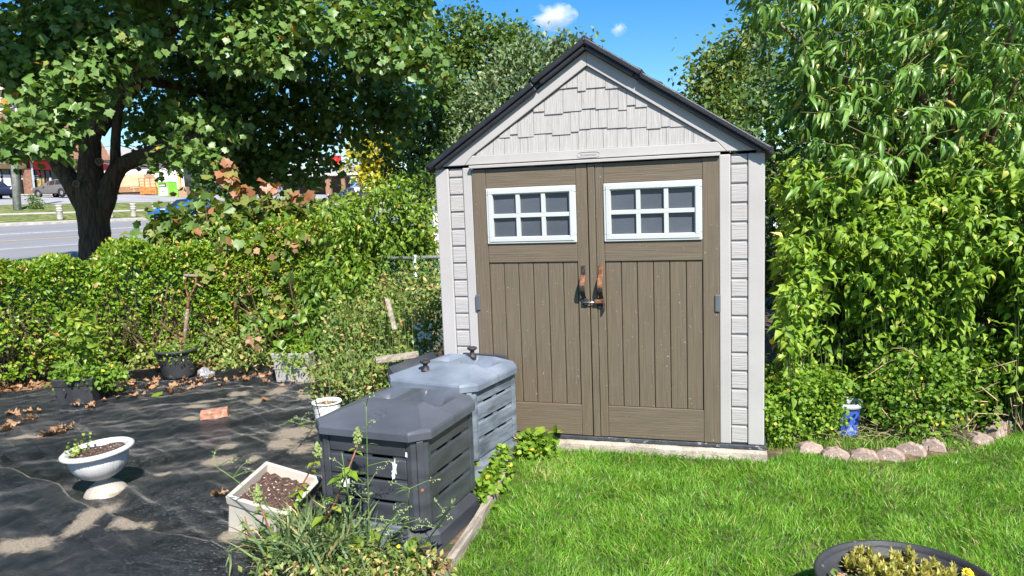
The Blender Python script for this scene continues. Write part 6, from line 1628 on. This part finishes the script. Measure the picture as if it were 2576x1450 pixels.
front('poster', 98.5, 116, 447, 470, poster_m, .03, .16); front('poster', 101, 114, 434, 441, red_sign_m, .03, .16); front('poster', 124, 133, 456, 463, red_sign_m, .03, .16); front('poster', 129, 134, 446, 455, white_sign_m, .03, .16)
RF = (math.pi / 2, 0, 0)
text_part('lettering', 'OFFICE', .62, .01, white_sign_m, shop, (fx(52), .14, fz(52, 447)), RF, sx=1.9)
text_part('lettering', 'C', 1.25, .02, white_sign_m, shop, (fx(262), -.33, fz(262, 422)), RF, sx=1.5)
# white end wing facing the camera
wb0 = at(262, 489, 84.0); wz = ground_at(wb0)
wing = thing('white_building', 'white walled shop wing with a grey shingle roof beyond the maple trunk', 'building', [wb0[0], wb0[1], wz], (0, 0, math.atan2(RT[1], RT[0])))
def wl(x, y, q=84.0):
    d = ray(x, y); k = ((wb0 - CAM) @ FH) / (d @ FH); P = CAM + d * k
    return (P - wb0) @ RT, P[2] - wz
wxr = wl(470, 480)[0]; wxl = -2.0
ztop = wl(360, 411)[1]
MB().box((wxl, 0, -.3), (wxr, 12, ztop)).build('wall', white_wall_m, wing)
MB().box((wxl - .3, -.6, ztop + .002), (wxr + 6, .3, ztop + .3)).build('fascia', trim_m, wing)
zr_ = wl(330, 366)[1]
MB().prism([(wxl - .3, -.6, ztop + .302), (wxl - .3, 3.5, zr_), (wxl - .3, 6, ztop + .302)], (wxr + 6.3 - wxl, 0, 0)).build('roof', greyroof_m, wing)
MB().box((wl(452, 430)[0], -.7, 0), (wl(458, 430)[0], -.5, ztop)).build('post', pmat('yellow_post', (.55, .42, .12), .6), wing)
MB().box((wl(462, 430)[0], -.1, 0), (wxr + 6, 10, ztop)).build('dark_porch', shopglass_m, wing)
def standing(name, label, cat, x0, x1, yt, yb, q, depth, build, rz=0.0):
    c = at((x0 + x1) / 2, yb, q); c[2] = ground_at(c) + .03
    W = (x1 - x0) * q / FPX; H = (yb - yt) * q / FPX
    r_ = thing(name, label, cat, c, (0, 0, math.atan2(RT[1], RT[0]) + rz))
    build(r_, W, H, depth); return r_
peachwall_m = pmat('peach_container', (.60, .40, .25), .7, .1, 2); brownband_m = pmat('brown_band', (.30, .17, .09), .8, .2)
rustor_m = pmat('rusty_orange', (.50, .17, .045), .8, .45, 4, .4, 20, spots=[((.20, .08, .04), 9, .6)])
def container(r_, W, H, D):
    MB().box((-W / 2, 0, H * .12), (W / 2, D, H)).build('body', peachwall_m, r_, bevel=.04)
    MB().box((-W / 2 - .01, -.01, H * .12), (W / 2 + .01, .02, H * .40)).build('lower_band', brownband_m, r_)
    MB().box((-W / 2, .1, 0), (W / 2, D, H * .12 - .01)).build('skid', trim_m, r_)
    for u in (.15, .38, .46): MB().box((W * u, -.05, H * .12), (W * u + .06, -.011, H * .98)).build('locking_bar', peachwall_m, r_)
    MB().box((W * .05, -.08, H * .30), (W * .5, -.02, H * .34)).build('rail', peachwall_m, r_)
standing('storage_container', 'peach coloured storage container against the white wall', 'container', 284, 366, 436, 486, 80, 2.4, container)
def cage(r_, W, H, D):
    MB().box((-W / 2, 0, H * .06), (W / 2, D, H * .48)).build('skip', rustor_m, r_, bevel=.03)
    m = MB()
    for i in range(4): m.box((-W / 2 + W * i / 3 - .04, 0, H * .48), (-W / 2 + W * i / 3 + .04, .08, H))
    for z in (.62, .78, .97): m.box((-W / 2, -.03, H * z), (W / 2, -.002, H * z + .06))
    m.build('cage', rustor_m, r_)
    MB().box((-W / 2 + .1, D * .6, H * .48), (W / 2 - .1, D * .62, H * .95)).build('back_panel', peachwall_m, r_)
standing('skip', 'rusty orange skip with a cage beside the green donation bin', 'skip', 352, 393, 443, 487, 78, 1.8, cage)
lime_m = pmat('lime_green_paint', (.22, .55, .05), .45, .08)
def donation(r_, W, H, D):
    MB().box((-W / 2, 0, 0), (W / 2, D, H * .93)).build('body', lime_m, r_, bevel=.03)
    MB().box((-W / 2 - .03, -.05, H * .93 + .003), (W / 2 + .03, D + .02, H)).build('top', white_sign_m, r_, bevel=.02)
    MB().box((-W * .36, -.04, H * .06), (W * .40, -.004, H * .58)).build('notice', white_sign_m, r_)
    MB().box((-W * .30, -.10, H * .64), (W * .30, -.003, H * .84)).build('chute', trim_m, r_, bevel=.02)
    MB().box((-W * .24, -.14, H * .66), (W * .24, -.101, H * .75)).build('chute_flap', white_sign_m, r_)
    for k in range(2): MB().box((-W * .22, -.05, H * (.34 - .07 * k)), (W * .22, -.041, H * (.375 - .07 * k))).build('print_line', trim_m, r_)
standing('donation_bin', 'lime green donation bin with a white notice, right of the orange skip', 'donation bin', 395, 428, 450, 489, 74, 1.3, donation, -.25)
card_m = pmat('cardboard', (.36, .23, .14), .9, .15)
def boxpile(r_, W, H, D):
    MB().box((-W / 2, 0, 0), (W / 2, D, H * .6)).build('carton', card_m, r_, bevel=.02); MB().box((-W * .35, .05, H * .6 + .01), (W * .45, D * .9, H)).build('carton', card_m, r_, bevel=.02)
standing('carton_stack', 'brown cardboard cartons stacked left of the street tree', 'carton', 449, 470, 465, 491, 72, .9, boxpile)
def limebin(r_, W, H, D):
    MB().prism([(-W * .42, 0, 0), (W * .42, 0, 0), (W * .5, 0, H * .9), (-W * .5, 0, H * .9)], (0, D, 0)).build('body', lime_m, r_, bevel=.02); MB().box((-W * .52, -.03, H * .9 + .003), (W * .52, D + .03, H)).build('lid', lime_m, r_, bevel=.02)
standing('wheelie_bin', 'small lime green bin just right of the donation bin', 'bin', 439, 448, 470, 490, 72, .7, limebin)
standing('wheelie_bin', 'lime green bin right of the street tree trunk', 'bin', 487, 503, 468, 490, 70, .8, limebin)
# street tree
q_t = 56; f_ = at(479, 500, q_t); f_[2] = ground_at(f_)
stt = [(at(x, y, q_t), (rx * q_t / FPX, 1.6, ry * q_t / FPX), n) for x, y, rx, ry, n in ((520, 400, 60, 40, 420), (600, 390, 60, 40, 420), (560, 430, 70, 30, 420), (640, 420, 50, 40, 360), (480, 395, 40, 26, 240), (520, 450, 40, 20, 240), (590, 455, 50, 18, 240), (620, 330, 80, 50, 420), (500, 330, 70, 50, 380))]
tree('street_tree', 'street tree with a dark drooping crown across the road', f_, 2.4, .24, stt, dark_leaf_m, QUAD, .42, .35, spread=.4)
# canopy building with posts
qc = 92.0; cb0 = at(850, 487, qc); cz = ground_at(cb0)
can = thing('canopy_building', 'low building with a grey canopy roof on brick posts, far left of the shed', 'building', [cb0[0], cb0[1], cz], (0, 0, math.atan2(RT[1], RT[0])))
def cl_(x, y): return (x - 850) * qc / FPX, (487 - y) * qc / FPX
def cbox(n, x0, x1, y0, y1, mt, d0, d1): 
    a, zt_ = cl_(x0, y0); b, zb_ = cl_(x1, y1)
    return MB().box((a, d0, max(-.3, zb_)), (b, d1, zt_)).build(n, mt, can)
cbox('canopy_fascia', 600, 916, 431, 437, white_sign_m, -.2, 6)
a, z1 = cl_(600, 431); b, _ = cl_(914, 431); z2 = cl_(0, 412)[1]
MB().prism([(a, -.2, z1 + .01), (a, 3, z2), (a, 6, z1 + .01)], (b - a, 0, 0)).build('roof', greyroof_m, can)
for x0, x1 in ((640, 650), (690, 700), (740, 750), (819, 833), (859, 868), (899, 906)): cbox('post', x0, x1, 437.2, 489, brick_m, .2, .8)
cbox('wall', 600, 858, 437.3, 489, pmat('dark_brick', (.12, .075, .065), .9, .2), 3, 5.8)
cbox('sign', 828, 856, 386, 411, red_sign_m, 1.5, 1.9)
cbox('sign', 788, 806, 372, 390, pmat('green_sign', (.10, .5, .12), .5), 1.5, 1.9)
cbox('sign_board', 770, 827, 391, 411, white_sign_m, 1.6, 1.9)
# apartment block
qa = 170.0; ab = at(30, 500, qa); az = ground_at(ab)
apt = thing('apartment_block', 'pale apartment block with cream balcony bands above the brown shop', 'apartment building', [ab[0], ab[1], az], (0, 0, math.atan2(RT[1], RT[0])))
def al(x, y): return (x - 30) * qa / FPX, at(30, y, qa)[2] - az
zt_ = al(0, 195)[1]; x0_, x1_ = al(-260, 0)[0], al(120, 0)[0]
MB().box((x0_, 0, -1), (x1_, 14, zt_)).build('wall', pmat('grey_wall', (.30, .28, .28), .8, .1), apt)
for i, y in enumerate((205, 232, 258, 284, 309)):
    zc = al(0, y)[1]; MB().box((x0_, -1.4, zc - .55), (x1_, -.01, zc + .55)).build('balcony', cream_m, apt)
    for k in range(9):
        xx = x0_ + (x1_ - x0_) * (k + .2) / 9; MB().box((xx, -.12, zc - 1.9), (xx + 2.2, -.011, zc - .75)).build('window', bluewall_m if k % 2 else shopglass_m, apt)
# distant tree line closing the horizon
for k, (x, q, h_, w_) in enumerate(((700, 150, 34, 120), (860, 160, 30, 90), (960, 150, 40, 80), (1060, 120, 46, 90), (300, 190, 46, 120), (460, 180, 44, 120), (590, 170, 40, 110), (120, 260, 60, 160))):
    c = at(x, 480, q); c[2] = ground_at(c); yb = project(c)[1]
    lb = ['far tree beyond the canopy building, leftmost of the far row', 'far tree right behind the red sign of the canopy building', 'far tree behind the yellow street tree', 'far tree behind the dark tree left of the shed', 'far tree behind the roof of the white shop wing', 'far tree above the donation bin', 'far tree beyond the street tree crown', 'far tree beyond the brown shop'][k]
    tree('far_tree', lb, c, h_ * .4 * q / FPX, .25, [(c + UPZ * (h_ * .55 * q / FPX) + RT * dx * w_ * .5 * q / FPX, (w_ * .32 * q / FPX, 2.5, h_ * .45 * q / FPX), 130) for dx in (-.7, 0, .7)], dark_leaf_m, QUAD, 1.1, .6, group='far trees along the horizon', spread=.8, limbs=1)

# ---- cars
tyre_m = pmat('tyre_rubber', (.018, .018, .019), .8, .2); rim_m = pmat('alloy_rim', (.45, .45, .46), .35, .1, metal=.7); carglass_m = pmat('car_glass', (.02, .024, .028), .08, .2, spec=.7)
lamp_m = pmat('head_lamp', (.6, .62, .64), .2, .05); tail_m = pmat('tail_lamp', (.45, .02, .02), .3, .05)
def car(name, label, loc, rz, L, W, H, paint, suv=False):
    r_ = thing(name, label, 'car', loc, (0, 0, rz), None)
    belt = H * .58; g = .18 + .04 * suv
    # stations along the length: x, bottom, belt height, roof height, half width, roof half width
    if suv: st = [(-.5, .42, .52, .52, .80, .7), (-.47, .30, .56, .56, .90, .8), (-.36, .22, .60, .60, .97, .8), (-.24, .22, .64, .65, 1, .80), (-.02, .22, .65, .95, 1, .76), (.14, .22, .66, 1.0, 1, .76), (.32, .22, .66, .97, .99, .74), (.44, .26, .66, .80, .95, .74), (.49, .34, .62, .64, .88, .76), (.5, .40, .5, .5, .8, .7)]
    else: st = [(-.5, .36, .45, .45, .78, .7), (-.47, .22, .50, .50, .90, .8), (-.34, .16, .56, .56, .97, .8), (-.20, .16, .60, .61, 1, .78), (-.04, .16, .62, .94, 1, .72), (.12, .16, .63, 1.0, 1, .72), (.26, .16, .64, .92, .99, .72), (.38, .17, .64, .68, .96, .74), (.48, .24, .60, .61, .88, .76), (.5, .34, .46, .46, .8, .7)]
    V = []
    for u, zb, zb2, zr2, hw, rw in st:
        x = u * L; w_ = hw * W / 2; rw_ = rw * W / 2
        zm = (zb + zb2) / 2
        V += [(x, -w_ * .9, zb * H), (x, -w_, zm * H), (x, -w_ * .97, zb2 * H), (x, -rw_, zr2 * H - .02 * H), (x, -rw_ * .6, zr2 * H), (x, rw_ * .6, zr2 * H), (x, rw_, zr2 * H - .02 * H), (x, w_ * .97, zb2 * H), (x, w_, zm * H), (x, w_ * .9, zb * H)]
    n = 10; F = [(i * n + j, i * n + (j + 1) % n, (i + 1) * n + (j + 1) % n, (i + 1) * n + j) for i in range(len(st) - 1) for j in range(n)] + [tuple(range(n))[::-1], tuple((len(st) - 1) * n + k for k in range(n))]
    b = MB().add(V, F).build('body', paint, r_, bevel=.02); smooth_by_angle(b, 40)
    for sg in (-1, 1):                                    # side windows and windscreens set proud of the shell
        def S(i, t, lift=.012):
            u, zb, zb2, zr2, hw, rw = st[i]; a = np.array([u * L, sg * hw * W / 2 * .97, zb2 * H]); c = np.array([u * L, sg * rw * W / 2, zr2 * H - .02 * H]); p = a + (c - a) * t; p[1] += sg * lift; return p
        for i0, i1 in ((4, 5), (5, 6)):
            p = [S(i0, .08), S(i1, .08), S(i1, .86), S(i0, .86)]; dx = np.array([.05, 0, 0]); p = [p[0] + dx, p[1] - dx, p[2] - dx, p[3] + dx]
            MB().prism([q - [0, sg * .01, 0] for q in p], (0, sg * .008, 0)).build('window', carglass_m, r_)
        p = [S(3, .5) + [.10, 0, 0], S(4, .08) - [.04, 0, 0], S(4, .80) - [.04, 0, 0]]; MB().prism([q - [0, sg * .01, 0] for q in p], (0, sg * .008, 0)).build('window', carglass_m, r_)
        p = [S(6, .08) + [.05, 0, 0], S(7, .12) - [.03, 0, 0], S(7, .70) - [.03, 0, 0], S(6, .80) + [.05, 0, 0]]; MB().prism([q - [0, sg * .01, 0] for q in p], (0, sg * .008, 0)).build('window', carglass_m, r_)
        for u in (-.31, .30):
            R_ = H * (.225 if suv else .22); wh = MB().lathe([(R_ * .62, -.10), (R_ * .95, -.11), (R_, -.06), (R_, .06), (R_ * .95, .11), (R_ * .62, .10)], 24).build('wheel', tyre_m, r_, True, loc=(u * L, sg * (W / 2 - .10), R_), rot=(math.pi / 2, 0, 0))
            MB().lathe([(0, -.085), (R_ * .2, -.09), (R_ * .62, -.075), (R_ * .62, .075), (R_ * .2, .09), (0, .085)], 20, lambda i, a: 1 - .12 * (i in (1, 4)) * math.cos(5 * a)).build('rim', rim_m, wh, True)
            ar = MB(); ar.tube([(u * L + R_ * 1.12 * math.cos(a), sg * (W / 2 * .985), R_ + R_ * 1.12 * math.sin(a)) for a in np.linspace(-.2, math.pi + .2, 14)], .035, 6); ar.build('wheel_arch', trim_m, r_, True)
        MB().obox((-.478 * L, sg * W * .36, H * .50), (.06, 0, 0), (0, .16, 0), (0, 0, .06)).build('headlight', lamp_m, r_, bevel=.02); MB().obox((.485 * L, sg * W * .36, H * .56), (.05, 0, 0), (0, .14, 0), (0, 0, .07)).build('tail_light', tail_m, r_, bevel=.02)
        MB().obox((-.13 * L, sg * (W / 2 + .08), H * .64), (.06, 0, 0), (0, .09, 0), (0, 0, .06)).build('mirror', paint, r_, bevel=.02)
    for (i0, i1, a0, a1) in ((3, 4, .12, .93), (6, 7, .10, .9)):
        def C(i, f, sg): 
            u, zb, zb2, zr2, hw, rw = st[i]; return np.array([u * L, sg * rw * W / 2 * .86, zr2 * H])
        p0, p1, p2, p3 = C(i0, 0, -1), C(i0, 0, 1), C(i1, 0, 1), C(i1, 0, -1)
        q = [p0 + (p3 - p0) * a0, p1 + (p2 - p1) * a0, p1 + (p2 - p1) * a1, p0 + (p3 - p0) * a1]; MB().prism([k + UPZ * .005 for k in q], (0, 0, .012)).build('windscreen', carglass_m, r_)
    return r_
def paint(n, c, metal=.3): return pmat(n, c, .28, .03, 2, spec=.6, metal=metal)
grey_car, blue_car, silver_car, navy_car, lblue_car, white_car = paint('grey_paint', (.19, .185, .18)), paint('blue_paint', (.03, .17, .50)), paint('silver_paint', (.42, .44, .46)), paint('navy_paint', (.02, .03, .07)), paint('light_blue_paint', (.20, .34, .55)), paint('white_paint', (.7, .7, .7), 0)
rs = math.atan2(SD[1], SD[0])
c = at(150, 497, 66); c[2] = ground_at(c) + .03
car('parked_car', 'grey SUV parked before the brown shop, half behind the maple trunk', c, math.atan2(RT[1], RT[0]) - .35, 4.7, 1.9, 1.62, grey_car, True)
c = at(470, 540, 46); c[2] = ground_at(c); z_need = at(470, 498, 46)[2]
car('car', 'bright blue car on the road half hidden behind the maple saplings', c, rs, 4.5, 1.8, max(1.4, z_need - c[2]), blue_car)
c = at(-12, 510, 60); c[2] = ground_at(c) + .03; car('parked_car', 'dark car at the left edge of the picture in the parking lot', c, rs + 1.4, 4.5, 1.8, 1.5, navy_car)
def lot_car(x, yb, q, lab, pm, rz, suv=False):
    c = at(x, yb, q); c[2] = ground_at(c) + .03; car('parked_car', lab, c, rz, 4.4, 1.75, 1.5, pm, suv)
a0 = math.atan2(RT[1], RT[0])
lot_car(880, 487, 74, 'navy car parked before the canopy building posts', navy_car, a0 + .2); lot_car(890, 474, 110, 'light blue car seen between the canopy posts', lblue_car, a0 + .9)
lot_car(925, 475, 96, 'silver sedan right of the canopy building', silver_car, a0 + .25); lot_car(660, 487, 85, 'blue car seen dimly under the big maple', lblue_car, a0 + .5); lot_car(985, 480, 90, 'blue car beside the yellow tree trunk', blue_car, a0 + .1); lot_car(1085, 487, 80, 'white car glimpsed behind the creeper beside the shed', white_car, a0)
# white gate post by the fence and a neighbour's house beyond the shrubs
gp_ = at(1093, 520, 9.0); gp_[2] = -.1
gpo = MB().tube([(0, 0, 0), (0, 0, 1.6)], .03, 10).build('gate_post', white_sign_m, None, True, loc=gp_); tag(gpo, 'white post standing behind the fence close to the shed wall', 'post')
hq = 26.0; hb = at(2085, 470, hq); hb[2] = -.1
hs = thing('house', 'neighbouring house with a brown roof glimpsed between the shrubs on the right', 'house', hb, (0, 0, math.atan2(RT[1], RT[0])))
zz = at(2085, 452, hq)[2] + .1; MB().box((-3, 0, 0), (9, 7, zz)).build('wall', white_wall_m, hs)
z3 = at(2085, 438, hq)[2] + .1
MB().prism([(-3.3, -.4, zz + .002), (-3.3, 3.5, z3 + 1.0), (-3.3, 7.4, zz + .002)], (12.6, 0, 0)).build('roof', pmat('house_roof', (.26, .15, .13), .9, .2), hs)

# ---- small cloud
def cloud_mat():
    m = bpy.data.materials.new('cloud_vapour'); m.use_nodes = True; nt = m.node_tree; nt.nodes.remove(nt.nodes['Principled BSDF'])
    pv_ = _n(nt, 'ShaderNodeVolumePrincipled'); pv_.inputs['Color'].default_value = (1, 1, 1, 1); pv_.inputs['Anisotropy'].default_value = -.1
    tc = _n(nt, 'ShaderNodeTexCoord'); no = _n(nt, 'ShaderNodeTexNoise'); no.inputs['Scale'].default_value = 1.5; no.inputs['Detail'].default_value = 5; no.inputs['Roughness'].default_value = .55
    nt.links.new(tc.outputs['Object'], no.inputs['Vector'])
    ln = _n(nt, 'ShaderNodeVectorMath', operation='LENGTH'); nt.links.new(tc.outputs['Object'], ln.inputs[0])
    su = _n(nt, 'ShaderNodeMath', operation='SUBTRACT'); su.inputs[0].default_value = 1.0; nt.links.new(ln.outputs['Value'], su.inputs[1])
    a = _n(nt, 'ShaderNodeMath', operation='MULTIPLY_ADD'); a.inputs[1].default_value = 1.0; nt.links.new(su.outputs[0], a.inputs[0]); 
    b_ = _n(nt, 'ShaderNodeMath', operation='MULTIPLY_ADD'); b_.inputs[1].default_value = 2.4; b_.inputs[2].default_value = -1.35; nt.links.new(no.outputs['Fac'], b_.inputs[0]); nt.links.new(b_.outputs[0], a.inputs[2])
    mx = _n(nt, 'ShaderNodeMath', operation='MAXIMUM'); mx.inputs[1].default_value = 0; nt.links.new(a.outputs[0], mx.inputs[0])
    ml = _n(nt, 'ShaderNodeMath', operation='MULTIPLY'); ml.inputs[1].default_value = CLOUD_DENSITY; nt.links.new(mx.outputs[0], ml.inputs[0])
    nt.links.new(ml.outputs[0], pv_.inputs['Density']); nt.links.new(pv_.outputs[0], nt.nodes['Material Output'].inputs['Volume'])
    return m
CLOUD_DENSITY = .05
cm = cloud_mat(); qcl = 1500
for (x, y, rx, ry), lb in (((1394, 42, 62, 36), 'small soft white cloud above the shed roof'), ((1556, 74, 22, 20), 'faint wisp of cloud right of the small white one')):
    bm = bmesh.new(); bmesh.ops.create_icosphere(bm, subdivisions=3, radius=1); me = bpy.data.meshes.new('cloud'); bm.to_mesh(me); bm.free(); me.materials.append(cm)
    o = link(bpy.data.objects.new('cloud', me)); o.location = at(x, y, qcl); o.scale = (rx * qcl / FPX, rx * qcl / FPX, ry * qcl / FPX); o.rotation_euler = (0, 0, math.atan2(RT[1], RT[0])); tag(o, lb, 'cloud')
